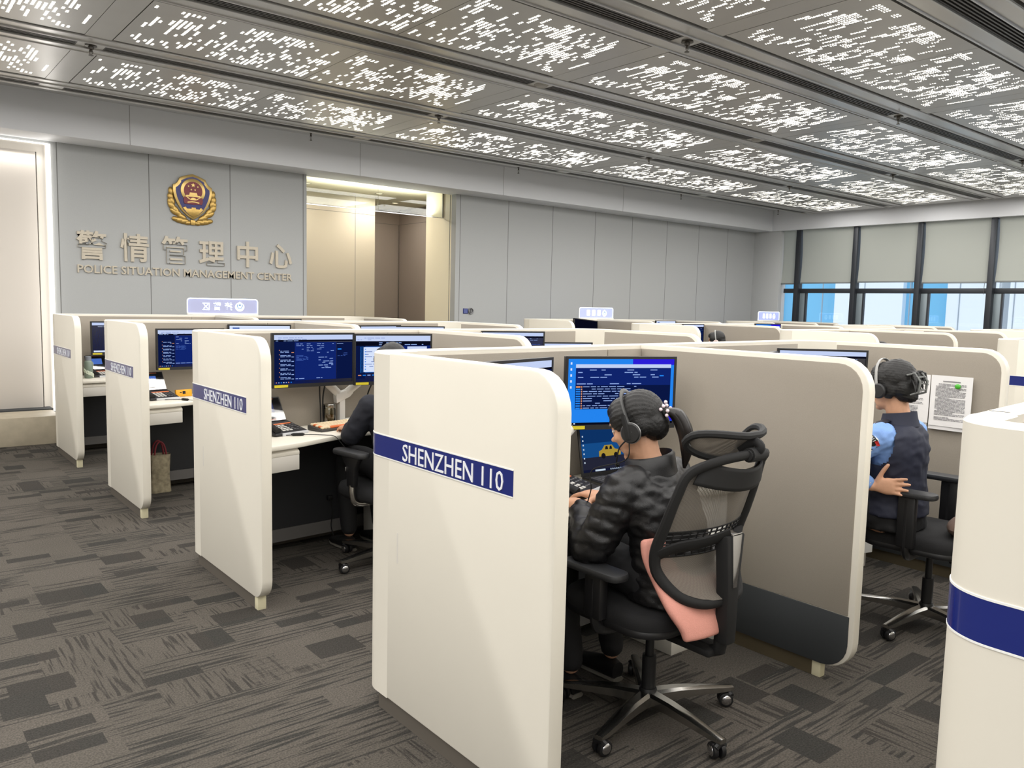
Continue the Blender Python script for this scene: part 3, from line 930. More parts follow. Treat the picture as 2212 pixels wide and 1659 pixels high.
# added upward lamp without a fixture, brightening the corridor ceiling
for (x, y, ex, ey, e) in ((6.2, 10.75, 2.4, 0.1, 22),):
    ld = bpy.data.lights.new('corridor_fill_lamp', 'AREA'); ld.shape = 'RECTANGLE'; ld.size = ex; ld.size_y = ey; ld.energy = e; ld.color = (1, 0.95, 0.86)
    o = bpy.data.objects.new('corridor_fill_lamp', ld); COL.objects.link(o); o.location = (x, y, 2.9); o.rotation_euler = (rad(180), 0, 0)

# edge-lit area signs standing on the last screens (seen from behind)
def area_sign(x, y, label, glyph, wid=0.80, body=(150, 150, 182), glow=1.6, blue=0.0):
    t = thing('area_sign', label, 'lit sign', (x, y, ZT), math.atan(SK), 'edge-lit area signs')
    MB().box(0, wid, -0.02, 0.02, 0, 0.022, bev=0.004).build('base', M_white, t)
    out = rrect(wid, 0.165, 0.03, 6, wid / 2, 0.095)
    m = bpy.data.materials.get('sign_acrylic_%d' % blue)
    if not m:
        m = bpy.data.materials.new('sign_acrylic_%d' % blue); m.use_nodes = True
        p = m.node_tree.nodes['Principled BSDF']
        p.inputs['Base Color'].default_value = (0.5, 0.52, 0.75, 1); p.inputs['Alpha'].default_value = 0.62 if blue else 0.45
        p.inputs['Emission Color'].default_value = (*s2l((140, 160, 255)), 1); p.inputs['Emission Strength'].default_value = 0.55 if blue else 0.12
        p.inputs['Roughness'].default_value = 0.2
    MB().prism(out, -0.005, 0.005, 'xz').build('acrylic_plate', m, t)
    e = [(p[0], 0, p[1]) for p in out if p[1] > 0.016]
    i0 = max(range(len(e)), key=lambda i: (e[i][0] + e[(i)][2] * -10))
    e = sorted(range(len(out)), key=lambda i: i)
    pts = [(wid - 0.001, 0, 0.024)] + [(wid / 2 + (wid / 2 - .03) + .03 * math.cos(rad(a)), 0, .1475 + .03 * math.sin(rad(a))) for a in range(0, 91, 15)] + [(.03 + .03 * math.cos(rad(a)), 0, .1475 + .03 * math.sin(rad(a))) for a in range(90, 181, 15)] + [(0.001, 0, 0.024)]
    MB().tube(pts, 0.0055, 6).build('lit_edge', emat('sign_edge', (214, 228, 255), glow * 2.2), t)
    mb = MB()
    B = Matrix(((-1, 0, 0, 0), (0, 0, -1, 0), (0, 1, 0, 0), (0, 0, 0, 1)))       # mirrored: the sign faces away from us
    if glyph:
        for k, ch in enumerate(glyph):
            xc = (0.455, 0.325, 0.20)[k]
            T = Matrix.Translation((xc, -0.0062, 0.052)) @ B
            v, f, a0, a1, b0, b1 = text_geo(ch, 2, 0.0, 0.02)
            mb.text(ch, T, 0.092 * (b1 - b0), 0.092 * (a1 - a0), 0, 0, 2, 0.02, 'c')
    else:
        for xc, w, h in ((0.20, 0.082, 0.092), (0.325, 0.085, 0.094), (0.45, 0.082, 0.09)):
            mb.prism(rrect(w, h, 0.012, 3, xc, 0.098), -0.0062, -0.0058, 'xz')
            mb.prism(rrect(w * .8, h * 1.03, 0.01, 3, xc + .002, 0.098), -0.0061, -0.0057, 'xz')
    c = 0.585
    mb.prism([(c + 0.055 * math.cos(2 * PI * i / 28), 0.092 + 0.050 * math.sin(2 * PI * i / 28)) for i in range(28)], -0.0062, -0.0058, 'xz')
    mb.prism([(c - .03, .13), (c, .153), (c + .03, .13)], -0.0062, -0.0058, 'xz')
    mb.build('lit_characters', emat('sign_characters', (240, 250, 255), glow), t, 0)
    mb = MB()
    for s in (-1, 1): mb.prism([(c + s * .030, .122), (c + s * .034, .10), (c + s * .018, .076), (c + s * .012, .078), (c + s * .027, .101), (c + s * .024, .12)], -0.0066, -0.0062, 'xz')
    mb.prism([(c - .014, .112), (c - .010, .122), (c, .116), (c + .010, .122), (c + .014, .112), (c + .008, .104), (c, .11), (c - .008, .104)], -0.0066, -0.0062, 'xz')
    mb.prism([(c - .02, .074), (c + .02, .074), (c + .02, .078), (c - .02, .078)], -0.0066, -0.0062, 'xz')
    mb.build('emblem_mark', emat('sign_emblem_blue', (96, 160, 224), 0.8), t, 0)
    return t
def backY(xb, x, k): return Yrow(k) - 0.045 + SK * (x - xb)
area_sign(2.77, backY(X1, 2.77, 4), 'edge-lit clear sign with reversed white characters below the emblem wall', '接警区')
area_sign(8.60, backY(X2, 8.60, 4), 'glowing blue sign with blurred white characters before the plain grey wall', None, blue=1, glow=2.2)
area_sign(13.30, backY(X3, 13.30, 4), 'glowing blue sign with blurred white characters next to the windows', None, blue=1, glow=2.4)
# ------------------------------------------------------------------ desks and what stands on them
ZD = 0.738
rown = {1: 'in the row of the woman in black', 2: 'in the row behind her', 3: 'in the third row back', 4: 'in the row by the emblem wall'}
seatn = {1: 'aisle seat', 2: 'inner seat'}
bk = lambda x: -0.022 + SK * x
def make_desk(first_label):
    t = thing('desk', first_label, 'desk', (0, 0, 0), 0, 'white cubicle desks')
    fr = spline([(0.064, -0.66, 0), (0.246, -0.639, 0), (0.425, -0.595, 0), (0.62, -0.515, 0), (0.854, -0.437, 0), (1.05, -0.44, 0), (1.28, -0.50, 0), (1.45, -0.565, 0), (1.545, -0.575, 0), (1.585, -0.56, 0), (1.592, -0.52, 0)], 4)
    poly = [(p.x, p.y) for p in fr] + [(1.592, bk(1.592) - 0.062), (0.064, bk(0.064) - 0.062)]
    MB().prism(poly, ZD - 0.028, ZD, 'xy', 0.006).build('worktop', M_desk, t)
    MB().prism([(0.07, -0.20), (1.58, -0.20 + SK * 1.5), (1.58, -0.18 + SK * 1.5), (0.07, -0.18)], 0.14, ZD - 0.03, 'xy').build('underdesk_shade_sheet', mat('underdesk_shade', (34, 35, 38), 0.7), t)  # dark sheet added to deepen the shade under the desk
    MB().prism([(0.07, -0.205), (1.58, -0.205 + SK * 1.5), (1.58, -0.19 + SK * 1.5), (0.07, -0.19)], 0.06, 0.138, 'xy').build('skirting', mat('grey_skirting', (104, 102, 100), 0.5), t)
    a = rad(11)
    M = Matrix.Translation((0.075, -0.655, 0)) @ Matrix.Rotation(a, 4, 'Z')
    d = MB().box(0, 0.345, 0.012, 0.40, 0.595, 0.706, m=0, M=M).box(0.0, 0.352, 0, 0.014, 0.586, 0.672, bev=0.004, M=M)
    d = d.build('drawer', mat('drawer_white', (208, 204, 196), 0.42), t)
    MB().prism([(0, 0.672), (0.0, 0.69), (0.02, 0.706), (0.03, 0.706), (0.03, 0.672)], 0.0, 0.352, 'yz', 0.002, 0, M @ Matrix.Rotation(0, 4, 'Z')).build('handle', M_cream, d)
    c = MB().prism([(1.24, -0.10), (1.586, -0.10), (1.586, -0.50), (1.578, -0.53), (1.55, -0.545), (1.24, -0.47)], 0.10, ZD - 0.03, 'xy', 0.004)
    c = c.build('pedestal', M_white, t)
    MB().box(1.26, 1.57, -0.50, -0.12, 0, 0.10, bev=0.003).build('plinth', mat('plinth_white', (214, 210, 200), 0.5), c)
    return t
def copy_desk(src, k, seat):
    x = X1 + (0 if seat == 1 else 1.655)
    y = Yrow(k) + (0 if seat == 1 else SK * 1.655)
    return dup(src, (x, y, 0), None, 'white curved desk with drawer, %s %s' % (seatn[seat], rown[k]), 'white cubicle desks')
desk0 = make_desk('white curved desk with drawer, aisle seat in the row behind her')
desk0.location = (X1, Yrow(2), 0)
for k in (1, 2, 3, 4):
    for seat in (1, 2):
        if (k, seat) != (2, 1): copy_desk(desk0, k, seat)
# ---- monitors
SW, SH = 0.515, 0.292
def smat(n, c, s=1.0): return emat('screen_' + n, c, s)
def screen_build(kind, seed, parent, w=SW, h=SH):
    rnd = random.Random(seed)
    cols = {'navy': (16, 36, 108), 'deep': (10, 22, 66), 'bar': (196, 210, 244), 'text': (150, 178, 236), 'dim': (62, 92, 170), 'dark': (8, 10, 26), 'sky': (36, 132, 238), 'violet': (44, 30, 214), 'white': (214, 226, 250), 'orange': (226, 150, 110), 'yellow': (208, 190, 60)}
    keys = list(cols); mats = [smat(k, cols[k]) for k in keys]
    mb = MB()
    lay = [0]
    def R(x0, x1, y0, y1, c, z=1):       # fractions, y from the top
        q = -0.0004 * z
        mb.quad(((x0 - .5) * w, q, (.5 - y1) * h), ((x1 - .5) * w, q, (.5 - y1) * h), ((x1 - .5) * w, q, (.5 - y0) * h), ((x0 - .5) * w, q, (.5 - y0) * h), keys.index(c))
    R(0, 1, 0, 1, 'navy', 0)
    def lines(x0, x1, y0, y1, n, c='text', fill=0.7, th=0.009, z=3):
        for i in range(n):
            y = y0 + (y1 - y0) * i / max(n - 1, 1); x = x0
            while x < x1 - 0.01:
                l = rnd.uniform(0.02, 0.09)
                if rnd.random() < fill: R(x, min(x + l, x1), y, y + th, c, z)
                x += l + 0.012
    if kind == 'dispatch':
        R(0, 1, 0, .10, 'bar'); R(0, 1, .10, .135, 'dark', 2); R(0, .045, .135, .95, 'deep', 2)
        R(.045, .25, .135, .95, 'deep', 2); R(.255, .78, .15, .93, 'navy', 2); R(.785, .995, .15, .93, 'deep', 2)
        lines(.05, .4, .055, .085, 2, 'dim', .6, .008); lines(.02, .3, .115, .115, 1, 'text', .8)
        for i in range(7):
            y = .32 + .09 * i
            R(.06, .068, y - .02, y - .005, 'orange', 3); lines(.075, .2, y, y + .025, 2, 'text', .95, .012); R(.21, .24, y + .03, y + .045, 'text' if i else 'orange', 3)
        for c_ in range(4): lines(.27 + .13 * c_, .36 + .13 * c_, .18, .36, 6, 'text', .5, .010)
        lines(.27, .42, .42, .52, 6, 'dim', .9, .010); lines(.55, .74, .46, .68, 9, 'text', .55, .012)
        lines(.79, .97, .18, .24, 2, 'text', .5); R(.80, .85, .29, .315, 'sky', 3); lines(.8, .93, .38, .44, 3, 'dim', .8)
        lines(.26, .6, .89, .89, 1, 'text', .9, .012)
        for i in range(7): R(.02 + .03 * i, .032 + .03 * i, .955, .975, ('orange', 'text', 'sky', 'white', 'text', 'orange', 'sky')[i], 3)
    elif kind == 'chat':
        R(0, 1, 0, .12, 'bar'); R(0, 1, .12, .22, 'dark', 2); lines(.02, .4, .05, .09, 2, 'dim', .5, .008)
        R(0, .12, .22, .93, 'deep', 2); R(.06, .62, .24, .80, 'sky', 2); R(.10, .62, .25, .79, 'white', 3)
        lines(.13, .5, .29, .72, 9, 'dim', .35, .012, 4)
        for i in range(9): R(.115, .13, .285 + .054 * i, .305 + .054 * i, 'sky', 5)
        R(.62, 1, .22, .93, 'navy', 2); R(.68, .95, .24, .30, 'bar', 3); lines(.3, .9, .15, .19, 2, 'text', .6, .014, 4)
        for i in range(5): R(.03 + .06 * i, .07 + .06 * i, .85, .87, ('orange', 'sky', 'text', 'sky', 'text')[i], 4)
    elif kind == 'desktop':
        R(0, 1, 0, 1, 'sky', 1); R(.6, 1, 0, .09, 'violet', 2); R(.8, 1, .74, .90, 'violet', 2); R(.88, 1, .88, .96, 'violet', 2)
        R(.07, .97, .08, .135, 'bar', 3); R(.07, .97, .135, .76, 'deep', 3); R(.07, .97, .135, .40, 'navy', 3.5)
        lines(.09, .93, .16, .27, 4, 'text', .28, .013, 5); R(.86, .90, .245, .265, 'sky', 6)
        lines(.08, .7, .37, .37, 1, 'text', .55, .012, 5)
        for i in range(10):
            y = .41 + .036 * i
            R(.075, .115, y, y + .022, 'sky' if i else 'orange', 5); R(.122, .132, y, y + .022, 'orange', 5); lines(.14, .66, y + .004, y + .004, 1, 'text', .7, .011, 5)
        for i in range(5): R(.02, .035, .05 + .09 * i, .085 + .09 * i, 'white', 4)
        R(0, 1, .965, 1, 'dark', 4); R(.03, .045, .972, .99, 'white', 5); R(.06, .075, .972, .99, 'white', 5)
    elif kind == 'plain':
        R(0, 1, 0, .09, 'bar'); R(0, 1, .09, .13, 'dark', 2); lines(.02, .9, .15, .19, 2, 'text', .4); R(.1, .5, .3, .9, 'navy', 2)
        lines(.05, .95, .25, .9, 14, 'dim', .4, .01)
    elif kind == 'bright':
        R(0, 1, 0, 1, 'white', 1); R(.05, .16, .05, .09, 'dim', 2); lines(.05, .9, .14, .9, 12, 'dim', .3, .012)
    elif kind == 'blue':
        R(0, 1, 0, .09, 'bar'); lines(.02, .03, .14, .8, 12, 'text', .9, .012); lines(.1, .5, .13, .13, 1, 'white', .8, .014); R(.02, .8, .93, .985, 'white', 3)
    else:
        R(0, 1, 0, 1, 'dark', 1)
    return mb.build('screen', mats, parent, 0)
def monitor(x, y, z, rz, kind, label, seed=1, sticker=True, tilt=0.0):
    """z is the centre height of the panel"""
    t = thing('monitor', label, 'monitor', (x, y, z), rz, 'desk monitors')
    if tilt: t.rotation_euler = (tilt, 0, rz)
    w, h = SW, SH
    mb = MB().box(-w / 2 - .012, w / 2 + .012, 0.0, 0.026, -h / 2 - .022, h / 2 + .012, bev=0.004)
    mb.box(-.17, .17, 0.026, 0.05, -.12, .10, bev=0.012)
    # bezel lip
    mb.box(-w / 2 - .012, w / 2 + .012, -0.003, 0.0, h / 2, h / 2 + .012).box(-w / 2 - .012, w / 2 + .012, -0.003, 0.0, -h / 2 - .022, -h / 2)
    mb.box(-w / 2 - .012, -w / 2, -0.003, 0, -h / 2, h / 2).box(w / 2, w / 2 + .012, -0.003, 0, -h / 2, h / 2)
    mb.build('casing', M_black, t)
    screen_build(kind, seed, t)
    if sticker: MB().box(-w / 2, -w / 2 + .085, -.0042, -.003, -h / 2 - .019, -h / 2 - .004).build('label_sticker', mat('yellow_sticker', (206, 190, 40), 0.5), t)
    return t
def L(k, x, y): return (X1 + x, Yrow(k) + y)
M_arm = mat('arm_white', (226, 224, 218), 0.35)
def dual_arm(k, xb, yb, ends, label):
    """white gas-spring stand: post, two sloping arms, a mount plate behind each screen"""
    t = thing('monitor_stand', label, 'monitor arm', (xb, yb, ZD), 0, 'white dual monitor arms')
    MB().box(-.045, .045, -.045, .035, 0, .014, bev=.004).box(-.02, .02, -.02, .02, .012, .17, bev=.006).prism([(-.045, .135), (.05, .175), (.075, .20), (.05, .225), (-.05, .20)], -.03, .02, 'xz', .006).build('post', M_arm, t)
    for s, (ex, ey, ez) in zip((-1, 1), ends):
        a = Vector((s * .03, -.012, .20)); b_ = Vector((ex - xb, ey + .065 - yb, ez - ZD))
        d = (b_ - a)
        mid = a + d * .72
        q = MB().tube([a, a + d * .35, mid], [.026, .027, .02], 10, 0, True, 0.75, up=(0, -1, 0))
        q = q.build('arm', M_arm, t)
        MB().tube([mid, b_], .014, 8).cbox(tuple(b_), (.10, .012, .10), .003).build('mount', M_grey, q)
        MB().tube([a + d * .5 + Vector((0, -.03, .012)), a + d * .5 + Vector((.035 * s, -.03, .004))], .006, 6).build('cable_clip', M_black, q)
    return t

# row 1, the woman's seat
monitor(2.64, 2.452, 1.150, rad(-22), 'desktop', 'wide monitor with bright blue desktop in front of the woman in black', 3)
monitor(2.03, 2.45, 1.150, rad(16), 'dispatch', 'monitor seen edge-on behind the white panel, beside the bright blue desktop', 4)
dual_arm(1, 2.33, 2.56, [(2.06, 2.50, 1.13), (2.63, 2.50, 1.13)], 'white dual monitor arm on the desk of the woman in black')
# row 1, second seat: only the top edge shows over the divider
monitor(4.53, 2.57, 1.145, rad(-42), 'plain', 'monitor whose pale top bar shows above the divider by the officer', 5)
monitor(3.93, 2.56, 1.135, rad(21), 'plain', 'thin dark monitor edge beside the pale-barred officer monitor', 6)
# row 2
monitor(2.148, 4.52, 1.172, rad(1), 'dispatch', 'monitor showing navy dispatch list above the cream keyboard', 7)
monitor(2.682, 4.485, 1.166, rad(-8), 'chat', 'monitor showing white contact list beside the navy dispatch screen', 8)
dual_arm(2, 2.405, 4.672, [(2.16, 4.57, 1.13), (2.67, 4.54, 1.13)], 'white V-shaped dual monitor arm holding the navy and contact-list screens')

monitor(3.90, 4.76, 1.17, rad(-14), 'plain', 'monitor rising over the row behind, left of the lower tilted one', 9)
monitor(4.33, 4.68, 1.085, rad(-20), 'plain', 'lower monitor top strip just over the screen behind the woman', 10)
# row 3
monitor(2.075, 6.60, 1.122, rad(3), 'dispatch', 'navy dispatch monitor above the orange packet and black phone', 11)
monitor(2.70, 6.74, 1.152, rad(-6), 'bright', 'white-topped monitor peeking over the third row of screens', 12)
monitor(3.92, 6.80, 1.148, rad(14), 'plain', 'pale top edge of a monitor in the third row, inner seat, tilted one way', 13)
monitor(4.36, 6.80, 1.140, rad(-12), 'plain', 'pale top edge of a monitor in the third row, turned from its neighbour', 14)
dual_arm(3, 2.38, 6.76, [(2.11, 6.64, 1.10), (2.68, 6.79, 1.11)], 'white dual monitor arm in the third row')
# row 4
monitor(2.03, 8.62, 1.118, rad(2), 'blue', 'plain blue monitor in the row by the emblem wall, beside a flowered bottle', 15)
monitor(3.77, 8.86, 1.152, rad(-4), 'plain', 'pale monitor strip in the row by the emblem wall, below the wall lettering end', 16)
# middle block
m_ = monitor(8.60, 8.76, 1.185, rad(4), 'off', 'tilted dark monitor standing under the first glowing blue sign', 17, False)
m_.rotation_euler = (rad(-6), rad(4.5), rad(4))
monitor(10.50, 8.80, 1.18, rad(3), 'bright', 'white monitor strip in the middle block row under the blue sign', 18, False)
monitor(8.66, 6.78, 1.180, rad(8), 'dispatch', 'navy monitor edge beside the dark-haired head in the middle block', 19, False)
monitor(10.45, 6.82, 1.19, rad(-8), 'desktop', 'small blue and white monitor corner in the middle block, inner seat', 20, False)

# ---- telephones
M_org = mat('orange_strip', (236, 128, 78), 0.5)
M_key = mat('pale_key', (206, 204, 198), 0.5)
M_film = glassmat('plastic_film', (0.82, 0.84, 0.9), 0.28, 0.12)
def desk_phone(x, y, rz, label, lit):
    t = thing('desk_phone', label, 'telephone', (x, y, ZD), rz, 'black desk telephones')
    W, D = 0.235, 0.20
    prof = [(-D / 2, 0.004), (-D / 2, 0.018), (D / 2, 0.062), (D / 2, 0.004)]
    MB().prism(prof, -W / 2, W / 2, 'yz', 0.004).build('body', mat('phone_charcoal', (38, 38, 41), 0.45), t)
    MB().box(-W / 2 + .045, W / 2, -D / 2 - .008, -D / 2 + .004, .0, .018, bev=.003).build('front_edge', mat('phone_silver', (196, 198, 202), 0.35), t)
    a = math.atan2(.044, D)
    P = Matrix.Translation((0, -D / 2, .0185)) @ Matrix.Rotation(a, 4, 'X')
    MB().box(-W / 2 + .065, W / 2 - .02, .133, .145, 0, .002, M=P).build('strip', M_org, t)
    kb = MB()
    for i in range(4):
        for j in range(3): kb.box(-.045 + j * .026, -.026 + j * .026, .025 + i * .026, .041 + i * .026, 0, .004, bev=.001, M=P)
    kb.build('keypad', M_key, t)
    kb = MB()
    for i in range(4):
        for j in range(3):
            if (i, j) != (1, 1): kb.box(.04 + j * .022, .055 + j * .022, .03 + i * .025, .04 + i * .025, 0, .003, bev=.001, M=P)
    kb.build('function_keys', M_grey, t)
    h = MB().tube([(-W / 2 + .022, -D / 2 + .005, .032), (-W / 2 + .022, -D / 2 + .05, .05), (-W / 2 + .022, D / 2 - .05, .078), (-W / 2 + .022, D / 2 - .008, .086)], [.022, .017, .017, .022], 12, 0, True, 0.8, up=(0, 0, 1))
    h.build('handset', M_blackm, t)
    Q = Matrix.Translation((0, D / 2 - .012, .062)) @ Matrix.Rotation(rad(64), 4, 'X')
    s_ = MB().box(-W / 2 + .01, W / 2 - .01, 0, .15, -.014, 0, bev=.004, M=Q).build('display', mat('phone_charcoal', (38, 38, 41), 0.45), t)
    MB().box(-.06, .045, .055, .115, .0, .001, M=Q).build('display_panel', emat('phone_lcd' if lit else 'phone_lcd_dim', (96, 140, 235) if lit else (52, 66, 120), 1.0), s_)
    MB().box(-W / 2 + .03, W / 2 - .03, .005, .014, .001, .002, M=Q).box(-W / 2 + .03, W / 2 - .06, .135, .143, .001, .002, M=Q).build('display_strip', M_org, s_)
    v = []; f = []
    for i in range(9):
        for j in range(9):
            u = -W / 2 + .02 + (W - .03) * i / 8; w = .0 + .15 * j / 8
            v.append(Q @ Vector((u, w, .004 + .003 * noise.noise(Vector((u * 40 + x, w * 40, 1)))))) 
    for i in range(8):
        for j in range(8): f.append((i * 9 + j, i * 9 + 9 + j, i * 9 + 10 + j, i * 9 + 1 + j))
    MB().add(v, f).build('film_cover', M_film, s_)
    return t
desk_phone(1.925, 4.50, rad(16), 'black desk phone with orange strip beside the cream keyboard', False)
desk_phone(1.80, 6.52, rad(12), 'black desk phone with orange strip beside the orange packet', True)
desk_phone(1.86, 8.62, rad(10), 'black desk phone with lit blue screen behind the flowered bottle', True)
desk_phone(2.315, 2.44, rad(20), 'black desk phone half hidden by the white panel, beside the laptop', False)

# ---- keyboard with cream caps
def keyboard(x, y, rz, label):
    t = thing('keyboard', label, 'keyboard', (x, y, ZD), rz)
    W, D = .37, .135
    MB().prism([(-D / 2, 0), (-D / 2, .016), (D / 2, .032), (D / 2, 0)], -W / 2, W / 2, 'yz', .005).build('case', mat('keyboard_case', (66, 64, 62), 0.5), t)
    a = math.atan2(.016, D)
    P = Matrix.Translation((0, -D / 2, .016)) @ Matrix.Rotation(a, 4, 'X')
    cr = MB(); og = MB(); dk = MB()
    for r in range(5):
        n = 15
        for c in range(n):
            u = -W / 2 + .010 + c * (W - .03) / n + .004 * (r % 2)
            tgt = cr
            if r == 0 and 3 <= c <= 8: continue
            if c in (0, 14) and r in (1, 3): tgt = og
            tgt.box(u, u + .0195, .008 + r * .0235, .0275 + r * .0235, 0, .012, bev=.0025, M=P, seg=1)
    og.box(-W / 2 + .078, -W / 2 + .215, .008, .0275, 0, .012, bev=.0025, M=P, seg=1)
    cr.build('cream_keycaps', mat('cream_keycap', (226, 206, 172), 0.5), t, 30)
    og.build('orange_keycaps', mat('orange_keycap', (222, 116, 62), 0.5), t, 30)
    return t
keyboard(2.30, 4.505, rad(13), 'dark mechanical keyboard with cream and orange keycaps on the desk')

# ---- small things on the desks
j = thing('glass_jar', 'lidded glass tea jar standing between the keyboard and the monitor arm', 'jar', (2.305, 4.64, ZD))
MB().lathe([(0, .002), (.038, .002), (.041, .008), (.041, .105), (.036, .118), (.036, .122), (.034, .122), (.039, .104), (.039, .01), (0, .006)], 24).build('glass', glassmat('jar_glass', (.86, .84, .74), .12, .03), j)
MB().lathe([(0, .008), (.036, .008), (.037, .07), (0, .072)], 20).build('tea', mat('tea', (142, 112, 62), 0.25), j)
MB().lathe([(.038, .114), (.0395, .116), (.0395, .134), (.036, .137), (0, .137)], 24).build('lid', glassmat('jar_lid', (.75, .72, .62), .2, .1), j)
b_ = thing('water_bottle', 'pale green bottle with white daisies on the desk by the emblem wall', 'bottle', (1.705, 8.47, ZD))
MB().lathe([(0, 0), (.034, 0), (.038, .01), (.038, .15), (.03, .165), (.02, .175)], 22).build('body', mat('bottle_green', (120, 134, 122), 0.3), b_)
mb = MB()
for k in range(16):
    a, z = k * 2.4, .02 + .12 * ((k * 0.618) % 1)
    for q in range(6):
        w = a + .13 * math.cos(q * PI / 3) * .35 / .35; zz = z + .012 * math.sin(q * PI / 3)
        mb.ell((.0385 * math.cos(a + .22 * math.cos(q * PI / 3)), .0385 * math.sin(a + .22 * math.cos(q * PI / 3)), zz), (.007, .007, .007), 6, 4)
mb.build('daisies', mat('daisy_white', (206, 214, 196), 0.6), b_)
MB().lathe([(.02, .17), (.026, .172), (.026, .205), (.022, .21), (0, .21)], 20).build('cap', mat('bottle_cap', (126, 132, 142), 0.35), b_)
o = MB().box(-.065, .065, -.012, .012, 0, .055, bev=.003).build('orange_packet', mat('packet_orange', (226, 160, 26), 0.45, noise_amt=.08, noise_scale=50), None, 38, (2.01, 6.60, ZD))
o.rotation_euler = (rad(-8), 0, rad(8))
tag(o, 'orange-yellow paper packet leaning beside the black desk phone', 'packet')
MB().box(-.012, .012, -.0128, -.012, .02, .042).box(-.035, -.018, -.0128, -.012, .028, .036).build('printed_mark', M_blackm, o)
o = MB().cbox((0, 0, .018), (.11, .07, .03), .004).build('white_box', M_white, None, 38, (2.49, 4.66, ZD)); o.rotation_euler = (0, 0, rad(15))
tag(o, 'small white box lying behind the cream keyboard', 'box')
o = MB().lathe([(0, 0), (.03, 0), (.04, .03), (.0385, .03), (.028, .003), (0, .003)], 22).build('white_dish', M_white, None, 38, (2.62, 4.60, ZD))
tag(o, 'small round white dish beside the keyboard end', 'dish')
def cable(name, pts, r, label, extra=None):
    mb = MB().tube(spline(pts, 6), r, 6)
    if extra:
        a, b_ = Vector(extra[0]), Vector(extra[1])
        mb.tube([a, a + (b_ - a) * .15, a + (b_ - a) * .85, b_], [.004, .009, .009, .004], 10)
    o = mb.build(name, M_blackm)
    return tag(o, label, 'cable')
cable('headset_cable', [(1.84, 4.42, ZD + .004), (1.93, 4.37, ZD + .006), (2.02, 4.33, ZD + .008), (2.10, 4.27, ZD + .006), (2.14, 4.235, ZD - .0), (2.17, 4.19, .69), (2.2, 4.15, .64)], .0022, 'thin black cable with inline control in front of the cream keyboard', ((1.93, 4.37, ZD + .009), (2.0, 4.34, ZD + .010)))
cable('headset_cable', [(1.80, 6.42, ZD + .004), (1.92, 6.36, ZD + .006), (1.95, 6.29, ZD + .008), (1.985, 6.215, ZD + .004), (2.0, 6.185, .70), (2.03, 6.17, .62), (2.06, 6.16, .60)], .0022, 'thin black cable with inline control hanging over the drawer in the third row', ((1.92, 6.355, ZD + .009), (1.95, 6.28, ZD + .010)))
cable('monitor_cable', [(2.22, 4.60, 1.02), (2.235, 4.63, .95), (2.245, 4.64, .85), (2.25, 4.645, ZD + .004)], .005, 'black cable drop left of the V-shaped arm')
cable('monitor_cable', [(2.26, 4.60, 1.02), (2.258, 4.63, .93), (2.262, 4.64, .83), (2.27, 4.645, ZD + .004)], .005, 'second black cable drop left of the V-shaped arm')
cable('monitor_cable', [(2.60, 4.60, 1.02), (2.575, 4.63, .93), (2.56, 4.64, .83), (2.55, 4.645, ZD + .004)], .005, 'black cable drop right of the V-shaped arm')
cable('power_cable', [(2.50, 4.62, ZD + .02), (2.56, 4.64, .80), (2.66, 4.67, .86), (2.76, 4.70, .80), (2.80, 4.70, ZD + .006)], .004, 'black cable looping up behind the white box')
o = MB().tube(spline([(2.60, 4.56, ZD + .02), (2.64, 4.55, ZD + .10), (2.69, 4.54, ZD + .16), (2.80, 4.54, ZD + .17)], 6), .004, 6).tube([(2.585, 4.565, ZD + .005), (2.645, 4.55, ZD + .11)], [.009, .009], 8).build('white_cable', M_white)
tag(o, 'white charging cable and plug rising beside the sleeve', 'cable')
for (x, y, z, s) in ((2.62, 4.63, ZD, 1),):
    o = MB().cbox((0, 0, .02), (.07, .05, .04), .006).build('power_adapter', M_black, None, 38, (2.70, 4.63, ZD))
    tag(o, 'black power adapter on the desk by the white cable', 'adapter')
# laptop of the woman in black
l = thing('laptop', 'open black laptop with a yellow car on its blue screen, under the bright monitor', 'laptop', (2.685, 2.44, ZD), rad(-6))
MB().box(-.17, .17, -.115, .115, 0, .016, bev=.004).build('base', M_black, l)
kb = MB()
for r in range(5):
    for c in range(14): kb.box(-.155 + c * .0222, -.155 + c * .0222 + .018, -.03 + r * .0235, -.03 + r * .0235 + .018, .016, .0185, bev=.001, seg=1)
kb.build('keys', mat('laptop_key', (74, 74, 78), 0.4), l, 30)
Q = Matrix.Translation((0, .112, .014)) @ Matrix.Rotation(rad(78), 4, 'X')
lid = MB().box(-.17, .17, 0, .228, -.008, 0, bev=.003, M=Q).build('lid', M_black, l)
mb = MB(); mm_ = [emat('lap_blue', (22, 78, 140), .9), emat('lap_blue2', (14, 52, 104), .9), emat('lap_road', (40, 42, 60), .8), emat('lap_car', (176, 148, 58), .9), emat('lap_dark', (24, 24, 30), .8), emat('lap_icon', (190, 205, 220), 1.0), emat('lap_bar', (22, 26, 52), .9)]
def lq(x0, x1, y0, y1, z, m): mb.add([Q @ Vector(p) for p in ((x0, y0, z), (x1, y0, z), (x1, y1, z), (x0, y1, z))], [(0, 1, 2, 3)], m)
lq(-.158, .158, .018, .215, .0004, 0); lq(-.158, .158, .150, .215, .0006, 1); lq(-.158, .158, .018, .085, .0006, 2)
lq(-.158, .158, .018, .03, .0008, 6); lq(-.09, -.03, .02, .028, .001, 5)
for i in range(8): lq(.0 + i * .012, .006 + i * .012, .021, .027, .001, 5)
for i in range(7): lq(-.15, -.143, .06 + i * .02, .067 + i * .02, .001, 5)
car = [(-.06, .085), (.07, .085), (.074, .10), (.06, .112), (.038, .116), (.022, .136), (-.022, .136), (-.04, .116), (-.058, .11)]
